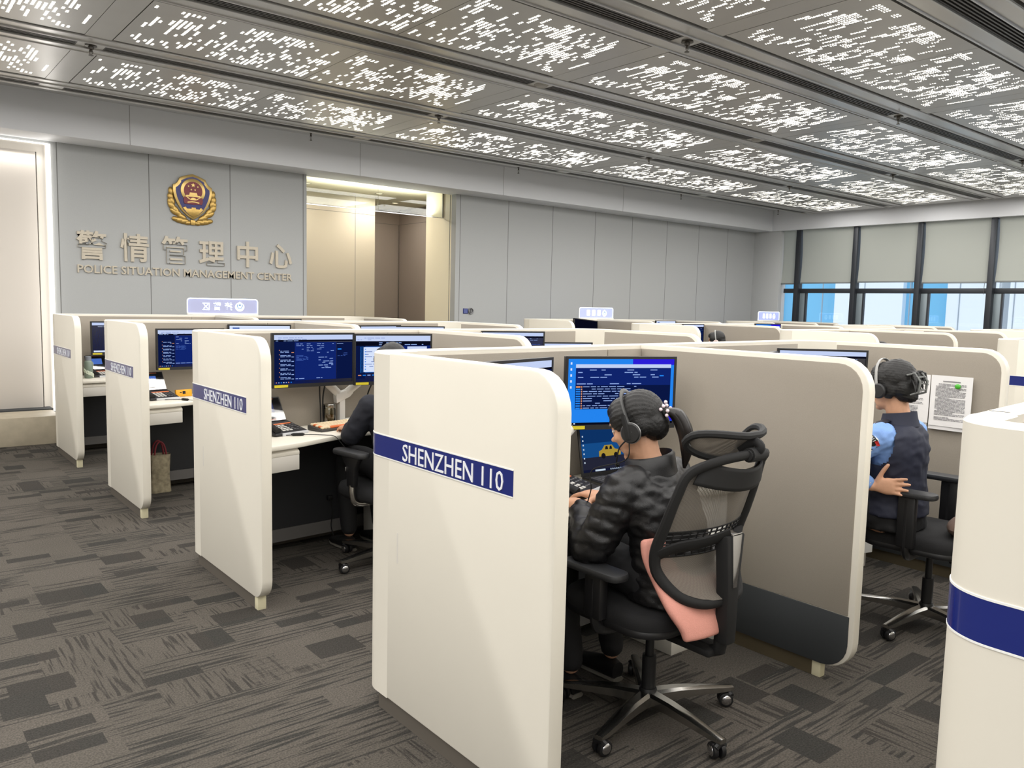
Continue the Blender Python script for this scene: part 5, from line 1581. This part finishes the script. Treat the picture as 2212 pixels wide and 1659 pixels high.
# ---- the woman in the black jacket
def woman():
    R0 = (2.24, 1.89, 0)
    t = None
    H = Hmat((-.055, .055, 1.098), 112, 25, 0)
    b_ = MB()
    head_geo(b_, H)
    limb(b_, [V3(-.02, .0, .93), V3(-.035, .02, .99), V3(-.045, .035, 1.05)], [.058, .050, .052])
    def torso(mb, g):
        loft(mb, [(V3(0, -.10, .50), V3(.165 + g, 0, 0), V3(0, .115 + g, 0)), (V3(0, -.10, .60), V3(.150 + g, .0, 0), V3(0, .105 + g, 0)), (V3(0, -.065, .72), V3(.140 + g, .01, 0), V3(-.01, .10 + g, 0)), (V3(-.01, -.02, .83), V3(.160 + g, .02, 0), V3(-.02, .105 + g, .0)), (V3(-.015, .0, .895), V3(.150 + g, .02, 0), V3(-.02, .088 + g, 0)), (V3(-.02, .01, .94), V3(.085 + g, .01, 0), V3(-.01, .065 + g, 0))], 28, .9)
    torso(b_, -.012)
    Ls, Le, Lw = V3(-.165, .015, .875), V3(-.245, .085, .665), V3(-.148, .245, .772)
    Rs, Re, Rw = V3(.150, .03, .872), V3(.215, .17, .685), V3(.030, .285, .775)
    for s_, e_, w_ in ((Ls, Le, Lw), (Rs, Re, Rw)): limb(b_, [s_, e_, w_], [.050, .042, .027])
    hand(b_, Lw + V3(.01, .012, .002), (.30, .92, -.06), (.05, .02, -1), -1, (.22, .26, .3, .34), .1, (.75, .6, .25))
    hand(b_, Rw, (-.16, 1, .02), (0, .1, -1), 1, (.32, .36, .40, .44), .12, (.72, .62, .35))
    for s in (-1, 1): limb(b_, [V3(s * .09, -.07, .555), V3(s * .115, .34, .555), V3(s * .115, .30, .12)], [.075, .055, .036])
    body = union(b_, 'person', M_skin, .0055, None, 3)
    body.location = R0
    tag(body, 'woman in black padded jacket with ponytail and headset seated at her desk', 'person')
    eyes(H, body, R0)
    # jacket
    j = MB(); torso(j, .018)
    for s_, e_, w_ in ((Ls, Le, Lw), (Rs, Re, Rw)):
        c = e_ + (w_ - e_) * .86
        limb(j, [s_ + V3(0, 0, -.005), s_ + (e_ - s_) * .5 + V3(0, -.012, .006), e_, e_ + (c - e_) * .5, c], [.078, .072, .066, .058, .044])
    limb(j, [V3(-.12, .0, .90), V3(.11, .01, .90)], [.072, .072])
    union(j, 'jacket', M_jacket, .008, body, 5, wrinkle(3.1, .007, 15, .0075))
    # stand-up collar, open at the front
    v = []; f = []; n = 22
    for i in range(n + 1):
        a = rad(-50 + 280 * i / n) + rad(200)
        for k, (z, r) in enumerate(((.925, .092), (.955, .083), (.985, .079), (1.0, .083), (.992, .094), (.955, .100), (.925, .108))):
            q = V3(-.03 + r * math.cos(a), .012 + r * .92 * math.sin(a), z + .016 * math.sin(a + 2.2))
            v.append(q)
    for i in range(n):
        for k in range(6): f.append((i * 7 + k, i * 7 + k + 1, (i + 1) * 7 + k + 1, (i + 1) * 7 + k))
    f += [tuple(range(7)), tuple(n * 7 + k for k in range(6, -1, -1))]
    MB().add(v, f).build('collar', M_jacket, body, 60)
    # trousers and shoes
    tr = MB()
    loft(tr, [(V3(0, -.10, .50), V3(.172, 0, 0), V3(0, .122, 0)), (V3(0, -.09, .60), V3(.158, 0, 0), V3(0, .112, 0))], 24)
    for s in (-1, 1): limb(tr, [V3(s * .09, -.07, .56), V3(s * .115, .34, .562), V3(s * .115, .30, .14)], [.088, .068, .048])
    union(tr, 'trousers', M_trous, .01, body, 4, wrinkle(9, .003, 18))
    for s in (-1, 1): shoe(V3(s * .115, .33, 0), 90, body)
    # hair
    h = MB()
    def E(c, r, ry=0): h.ell((0, 0, 0), (1, 1, 1), 20, 14, 0, H @ Matrix.Translation(c) @ Matrix.Rotation(ry, 4, 'X') @ Matrix.Diagonal((*r, 1)))
    E((0, -.030, .036), (.081, .088, .089)); E((0, .030, .078), (.066, .058, .040), -.25); E((0, -.062, -.012), (.066, .055, .064))
    for s in (-1, 1): E((s * .060, .022, .040), (.022, .050, .046)); E((s * .062, -.035, -.005), (.022, .038, .04))
    def strand(p):
        q = H.inverted() @ p
        return .0016 * math.sin(math.atan2(q.x, q.z + .02) * 46) + .0012 * noise.noise(p * 90)
    union(h, 'hair', M_hair, .006, body, 4, strand)
    tie = H @ V3(.0, -.118, .012)
    pt = MB(); pts = [H @ V3(0, -.10, .016), tie, tie + V3(.022, -.032, -.006), tie + V3(.040, -.058, -.06), tie + V3(.048, -.066, -.13), tie + V3(.046, -.060, -.20)]
    P = spline(pts, 6); Rr = lerps([.020, .015, .025, .026, .021, .004], 6)
    for k in range(9):
        a = k * 2.4; o_ = .45 if k else 0
        pt.tube([p + V3(math.cos(a), math.sin(a), 0) * r * o_ for p, r in zip(P, Rr)], [r * .68 for r in Rr], 8)
    pt.build('ponytail', mat('brown_black_hair', (20, 15, 13), .4, noise_amt=.3, noise_scale=140), body, 70)
    pr = MB(); pr.tube([tie + (H.to_3x3() @ V3(.017 * math.cos(a), 0, .017 * math.sin(a))) for a in [2 * PI * i / 16 for i in range(16)]], .006, 8, closed=True)
    hb = pr.build('hair_tie', M_blackm, body)
    for i in range(11):
        a = 2 * PI * i / 11; rr = .026 if i % 2 else .020
        MB().ell(tuple(tie + H.to_3x3() @ V3(rr * math.cos(a), -.006 + .010 * (i % 3 - 1), rr * math.sin(a) + .004)), (.0068,) * 3, 12, 8).build('pearl', mat('pearl', (222, 206, 212), .2, coat=.5), hb)
    # headset: worn, so a thing of its own
    hs = thing('headset', 'black call-centre headset with boom microphone worn over the ponytailed hair', 'headset', R0)
    def W(x, y, z): return H @ V3(x, y, z)
    arcp = [W(.096 * math.cos(rad(a)), -.012 + .012 * math.sin(rad(a)), -.018 + .155 * math.sin(rad(a))) for a in range(0, 181, 12)]
    nb = len(arcp)
    MB().tube(arcp, .0095, 10, 0, True, .38).build('headband', mat('headband_grey', (64, 64, 64), .5), hs)
    for s in (-1, 1):
        Q = H @ Matrix.Translation((s * .088, -.004, -.018)) @ Matrix.Rotation(s * PI / 2, 4, 'Y')
        e_ = MB().lathe([(0, -.008), (.030, -.008), (.036, -.002), (.037, .010), (.032, .016), (0, .017)], 24, 0, Q).build('ear_cushion', mat('ear_pad', (30, 30, 31), .55), hs)
        MB().lathe([(.037, .004), (.0385, .006), (.0385, .009), (.037, .011)], 24, 0, Q).build('trim_ring', mat('trim_silver', (150, 150, 150), .3, metal=.8), e_)
        a0, a1 = (W(s * .096, -.002, -.01), W(s * .098, .0, .07))
        MB().tube([W(s * .101, .012, -.035), W(s * .101, .004, .0), W(s * .099, -.002, .05)], [.012, .013, .010], 8, 0, True, .6).build('slider', M_blackm, hs)
    bo = spline([W(-.100, .020, -.036), W(-.098, .055, -.052), W(-.085, .085, -.085), W(-.060, .105, -.105), W(-.04, .112, -.108)], 6)
    MB().tube(bo, .0028, 6).ell(tuple(bo[-1]), (.009, .009, .007), 12, 8).build('microphone_boom', M_blackm, hs)
    cp = spline([W(-.100, .012, -.045), W(-.10, .05, -.10), V3(-.17, .16, .93), V3(-.175, .16, .86), V3(-.15, .20, .80), V3(-.13, .22, .775)], 6)
    MB().tube(cp, .0022, 6).build('cable', M_blackm, hs)
woman()

# ---- the officer in the navy vest
def officer():
    R0 = (3.90, 1.80, 0)
    H = Hmat((-.045, .02, 1.178), 84, 10)
    b_ = MB(); head_geo(b_, H)
    limb(b_, [V3(-.02, -.03, 1.0), V3(-.03, -.012, 1.05), V3(-.04, .0, 1.12)], [.060, .053, .054])
    def torso(mb, g, z0=.50):
        loft(mb, [(V3(0, -.02, z0), V3(.165 + g, .01, 0), V3(-.01, .115 + g, 0)), (V3(0, -.02, .64), V3(.150 + g, .01, 0), V3(-.01, .105 + g, 0)), (V3(-.005, -.012, .76), V3(.145 + g, .012, 0), V3(-.012, .100 + g, 0)), (V3(-.01, -.012, .88), V3(.165 + g, .012, 0), V3(-.012, .108 + g, 0)), (V3(-.015, -.018, .955), V3(.152 + g, .012, 0), V3(-.012, .090 + g, 0)), (V3(-.02, -.02, 1.0), V3(.085 + g, .01, 0), V3(-.01, .062 + g, 0))], 28, .9)
    torso(b_, -.014)
    Ls, Le, Lw = V3(-.158, .0, .945), V3(-.29, .185, .80), V3(-.196, .012, .712)
    Rs, Re, Rw = V3(.150, .0, .945), V3(.21, .12, .74), V3(.14, .34, .79)
    for s_, e_, w_ in ((Ls, Le, Lw), (Rs, Re, Rw)): limb(b_, [s_, e_, w_], [.048, .042, .027])
    hand(b_, Lw + V3(.002, -.008, .002), (.10, -1.0, .10), (-1, -.08, .05), -1, (.08, .04, .10, .26), .13, (.80, .42, .05), .15, 1.0)
    hand(b_, Rw, (-.2, 1, -.1), (0, .1, -1), 1)
    for s in (-1, 1): limb(b_, [V3(s * .09, .0, .545), V3(s * .11, .40, .55), V3(s * .11, .36, .12)], [.078, .058, .038])
    body = union(b_, 'person', M_skin, .0052, None, 3); body.location = R0
    tag(body, 'seated officer in navy vest and pale blue shirt, one hand behind the back', 'person')
    eyes(H, body, R0)
    sh = MB()
    for s_, e_, w_ in ((Ls, Le, Lw), (Rs, Re, Rw)):
        c = e_ + (w_ - e_) * .86
        limb(sh, [s_ + V3(0, 0, 0), s_ + (e_ - s_) * .5, e_, e_ + (c - e_) * .6, c], [.070, .064, .056, .050, .040])
    torso(sh, .0, .56)
    union(sh, 'shirt', mat('pale_blue_shirt', (120, 156, 214), .75, noise_amt=.04, noise_scale=200), .007, body, 4, wrinkle(21, .0045, 17))
    ve = MB(); torso(ve, .020, .565)
    M_vest = mat('navy_vest', (27, 31, 50), .7, noise_amt=.08, noise_scale=160)
    def vk(p):       # armholes
        for s in (Ls, Rs):
            q = p - (s + V3(0, .01, -.03)); q.z *= .78
            if q.length < .083 and abs(p.x) > .11: return False
        return True
    o = union(ve, 'vest', M_vest, .008, body, 5, wrinkle(33, .005, 12), vk)
    v = []; f = []; n = 20
    for i in range(n + 1):
        a = rad(110 + 320 * i / n)
        for z, r in ((.985, .088), (1.02, .076), (1.052, .072), (1.055, .078), (1.02, .085), (.985, .098)):
            v.append(V3(-.024 + r * math.cos(a), -.016 + r * .95 * math.sin(a), z - .012 * math.sin(a)))
    for i in range(n):
        for k in range(5): f.append((i * 6 + k, i * 6 + k + 1, (i + 1) * 6 + k + 1, (i + 1) * 6 + k))
    MB().add(v, f).build('collar', M_vest, body, 60)
    tr = MB()
    loft(tr, [(V3(0, -.02, .495), V3(.172, 0, 0), V3(0, .125, 0)), (V3(0, -.02, .60), V3(.160, 0, 0), V3(0, .115, 0))], 24)
    for s in (-1, 1): limb(tr, [V3(s * .09, .0, .56), V3(s * .11, .40, .562), V3(s * .11, .36, .14)], [.090, .070, .050])
    union(tr, 'trousers', M_trous, .01, body, 4, wrinkle(14, .003, 18))
    for s in (-1, 1): shoe(V3(s * .11, .39, 0), 90, body)
    # shoulder strap, arm badge and watch
    MB().tube([V3(-.205, .004, .985), V3(-.165, .004, 1.013), V3(-.11, .0, 1.02)], [.022, .024, .02], 10, 0, True, .22, up=(-.4, 0, 1)).build('epaulette', mat('epaulette', (18, 20, 34), .6), body)
    ax = (Le - Ls).normalized(); nn = V3(-.75, -.62, .20); nn = (nn - ax * nn.dot(ax)).normalized(); sd = ax.cross(nn)
    c0 = Ls + (Le - Ls) * .24 + nn * .0705
    def bp(pts, off): return [c0 + sd * a * 1 - ax * b2 + nn * (off - .9 * (a * a) / .07) for a, b2 in pts]
    shp = [(-.034, .036), (.0, .042), (.034, .036), (.036, .0), (.026, -.03), (.0, -.044), (-.026, -.03), (-.036, 0)]
    mbb = MB()
    for k, (sc_, off, m) in enumerate(((1.0, .0025, 0), (.88, .0034, 1))):
        P = bp([(a * sc_, b2 * sc_) for a, b2 in shp], off); n0 = len(P)
        mbb.add(P + [sum(P, V3(0, 0, 0)) / n0 + nn * .004], [(i, (i + 1) % n0, n0) for i in range(n0)], m)
    P = bp([(-.03, .034), (-.006, .037), (.0, .022), (-.024, .02)], .0062); mbb.add(P, [(0, 1, 2, 3)], 2)
    bd = mbb.build('arm_badge', [M_white, M_black, mat('badge_red', (190, 36, 34), .5)], body, 0)
    T = Matrix(((sd.x, -ax.x, nn.x, 0), (sd.y, -ax.y, nn.y, 0), (sd.z, -ax.z, nn.z, 0), (0, 0, 0, 1)))
    o_ = c0 + sd * .002 - ax * .016 + nn * .0056
    MB().text('110', Matrix.Translation(o_) @ T, .013, .026, 0, 0).build('lettering', M_white, bd, 0)
    MB().lathe([(.008 + .004 * 0, 0), (.011, 0)], 12, 0, Matrix.Translation(c0 - sd * .006 + ax * .012 + nn * .006) @ T).build('badge_mark', M_white, bd, 0)
    wa = (Lw - Le).normalized(); wc = Le + (Lw - Le) * .93
    u1 = wa.orthogonal().normalized(); u2 = wa.cross(u1)
    MB().tube([wc + (u1 * math.cos(a) + u2 * math.sin(a)) * .031 for a in [2 * PI * i / 24 for i in range(24)]], .0042, 8, closed=True).build('bracelet', mat('bracelet_silver', (196, 190, 176), .25, metal=.9), body)
    # hair with a twisted bun and claw clip
    h = MB()
    def E(c, r, ax_=0): h.ell((0, 0, 0), (1, 1, 1), 20, 14, 0, H @ Matrix.Translation(c) @ Matrix.Rotation(ax_, 4, 'X') @ Matrix.Diagonal((*r, 1)))
    E((0, -.030, .038), (.083, .092, .092)); E((0, .030, .078), (.068, .060, .042), -.25); E((0, -.066, -.010), (.070, .056, .072)); E((0, -.088, -.05), (.045, .03, .035))
    for s in (-1, 1): E((s * .062, .020, .036), (.022, .052, .055)); E((s * .064, -.02, -.01), (.02, .04, .05))
    E((.004, -.110, .022), (.038, .038, .042))
    rnd = random.Random(5)
    union(h, 'hair', M_hair, .006, body, 3, lambda p: .0022 * noise.noise(p * 60) + .0012 * math.sin((p.z * 3 + p.x) * 160))
    wisps = MB()
    for k in range(26):
        a = rnd.uniform(-1.2, 1.2); b2 = rnd.uniform(-.5, 1.0)
        p0 = V3(.03 * math.sin(a), -.125, .03 + .025 * b2); d1 = V3(.022 * math.sin(a), -.016 - .010 * rnd.random(), .012 * b2 - .010 - .018 * rnd.random()); d2 = V3(.006 * math.sin(a), -.005 * rnd.random(), -.018 - .014 * rnd.random())
        wisps.tube([H @ p0, H @ (p0 + d1 * .6), H @ (p0 + d1), H @ (p0 + d1 + d2)], [.010, .008, .006, .0012], 6)
    wisps.build('bun_ends', M_hair, body, 60)
    cl = MB()
    for s in (-1, 1):
        x = s * .030
        cl.tube([H @ V3(x - .018, -.108, .045), H @ V3(x - .008, -.142, .050), H @ V3(x, -.158, .010), H @ V3(x - .002, -.146, -.040), H @ V3(x - .014, -.112, -.048)], [.0045, .006, .0065, .006, .004], 8)
        for q in range(3): cl.tube([H @ V3(x, -.152 + .004 * q, .03 - .03 * q), H @ V3(x - s * .026, -.162, .03 - .03 * q)], [.004, .003], 6)
    cl.build('claw_clip', mat('claw_clip', (104, 106, 104), .35), body)
    hs = thing('headset', 'thin grey headband headset worn by the officer in the navy vest', 'headset', R0)
    MB().tube([H @ V3(.094 * math.cos(rad(a)), .020 + .012 * math.sin(rad(a)), -.018 + .156 * math.sin(rad(a))) for a in range(0, 181, 12)], .0085, 10, 0, True, .4).build('headband', mat('headband_light', (150, 150, 148), .35), hs)
    for s in (-1, 1):
        MB().lathe([(0, -.008), (.030, -.008), (.036, 0), (.036, .010), (.030, .016), (0, .017)], 22, 0, H @ Matrix.Translation((s * .086, .014, -.018)) @ Matrix.Rotation(s * PI / 2, 4, 'Y')).build('ear_cushion', MATS['ear_pad'], hs)
officer()

# ---- colleagues seen only in part
def colleague(R0, label, az, top, hc, pitch, jacket, vox, Larm, Rarm, hair=True, hset=None, hand_=True, bracelet=False):
    A = Matrix.Rotation(rad(az - 90), 4, 'Z')
    H = Hmat(hc, az, pitch)
    b_ = MB(); head_geo(b_, H)
    k = top
    def torso(mb, g):
        loft(mb, [(A @ V3(0, -.08, .50), A.to_3x3() @ V3(.165 + g, 0, 0), A.to_3x3() @ V3(0, .115 + g, 0)), (A @ V3(0, -.06, .68), A.to_3x3() @ V3(.148 + g, 0, 0), A.to_3x3() @ V3(0, .105 + g, 0)), (A @ V3(0, -.02, k - .13), A.to_3x3() @ V3(.168 + g, 0, 0), A.to_3x3() @ V3(0, .105 + g, 0)), (A @ V3(0, -.01, k - .05), A.to_3x3() @ V3(.155 + g, 0, 0), A.to_3x3() @ V3(0, .09 + g, 0)), (A @ V3(0, 0, k), A.to_3x3() @ V3(.08 + g, 0, 0), A.to_3x3() @ V3(0, .062 + g, 0))], 24, .9)
    torso(b_, -.012)
    limb(b_, [A @ V3(0, 0, k - .01), Vector(hc) + V3(0, -.015, -.07)], [.056, .052])
    for s, (s_, e_, w_) in ((-1, Larm), (1, Rarm)):
        limb(b_, [A @ V3(*s_), A @ V3(*e_), A @ V3(*w_)], [.048, .042, .027])
        if hand_: hand(b_, A @ V3(*w_), A.to_3x3() @ V3(-.15 * s, 1, -.1), (0, .1, -1), s)
    for s in (-1, 1): limb(b_, [A @ V3(s * .09, -.05, .55), A @ V3(s * .11, .36, .555), A @ V3(s * .11, .34, .12)], [.076, .057, .037])
    body = union(b_, 'person', M_skin, vox, None, 3); body.location = R0
    tag(body, label, 'person')
    eyes(H, body, R0)
    j = MB(); torso(j, .014)
    for s_, e_, w_ in (Larm, Rarm):
        s_, e_, w_ = A @ V3(*s_), A @ V3(*e_), A @ V3(*w_); c = e_ + (w_ - e_) * .92
        limb(j, [s_, s_ + (e_ - s_) * .5, e_, e_ + (c - e_) * .5, c], [.070, .066, .058, .050, .040])
    union(j, 'jumper', jacket, max(vox, .009), body, 4, wrinkle(R0[0] * 7, .005, 13))
    tr = MB()
    for s in (-1, 1): limb(tr, [A @ V3(s * .09, -.05, .56), A @ V3(s * .11, .36, .562), A @ V3(s * .11, .34, .14)], [.088, .070, .05])
    union(tr, 'trousers', M_trous, .011, body, 4)
    for s in (-1, 1): shoe(A @ V3(s * .11, .37, 0), az, body)
    h = MB()
    for c, r in (((0, -.028, .038), (.083, .092, .092)), ((0, .030, .080), (.068, .060, .040)), ((0, -.062, -.015), (.070, .055, .070)), ((-.062, .020, .036), (.022, .052, .05)), ((.062, .020, .036), (.022, .052, .05))):
        h.ell((0, 0, 0), (1, 1, 1), 18, 12, 0, H @ Matrix.Translation(c) @ Matrix.Diagonal((*r, 1)))
    union(h, 'hair', M_hair, .007, body, 3, lambda p: .002 * noise.noise(p * 60))
    if hset:
        hs = thing('headset', hset, 'headset', R0)
        MB().tube([H @ V3(.095 * math.cos(rad(a)), -.012, -.018 + .158 * math.sin(rad(a))) for a in range(0, 181, 12)], .0075, 8, 0, True, .45).build('headband', MATS['headband_light'], hs)
        for s in (-1, 1): MB().lathe([(0, -.008), (.030, -.008), (.036, 0), (.036, .010), (.030, .016), (0, .017)], 20, 0, H @ Matrix.Translation((s * .088, -.006, -.018)) @ Matrix.Rotation(s * PI / 2, 4, 'Y')).build('ear_cushion', mat('ear_pad_pink', (206, 186, 182), .5), hs)
    if bracelet:
        w_ = A @ V3(*Larm[2]); e_ = A @ V3(*Larm[1]); wa = (w_ - e_).normalized(); wc = w_ - wa * .012; u1 = wa.orthogonal().normalized(); u2 = wa.cross(u1)
        MB().tube([wc + (u1 * math.cos(a) + u2 * math.sin(a)) * .031 for a in [2 * PI * i / 22 for i in range(22)]], .006, 8, closed=True).build('bracelet', mat('bracelet_beads', (206, 188, 172), .4), body)
    return body
M_dknit = mat('dark_navy_jumper', (20, 22, 32), .85, noise_amt=.06, noise_scale=200)
colleague((2.42, 4.02, 0), 'colleague in a dark sleeve, mostly hidden behind the large white panel', 92, 1.0, (0, .06, 1.16), 14, M_dknit, .008, ((-.17, 0, .93), (-.24, .09, .76), (-.16, .25, .775)), ((.17, 0, .93), (.22, .12, .73), (.10, .32, .775)), bracelet=True)
mid_arm = (((-.17, 0, .88), (-.24, .1, .70), (-.12, .30, .775)), ((.17, 0, .88), (.24, .1, .70), (.12, .30, .775)))
colleague((8.46, 6.22, 0), 'dark-haired colleague whose head and headset show above the middle screens', 118, .96, (0, .04, 1.135), 12, M_dknit, .010, *mid_arm, hset='pale headset over the dark hair in the middle block')
colleague((8.40, 4.10, 0), 'colleague of whom only a crown of dark hair shows beside a white end panel', 100, .93, (0, .03, 1.105), 14, M_dknit, .010, *mid_arm, hset='headset on the barely visible crown of dark hair')
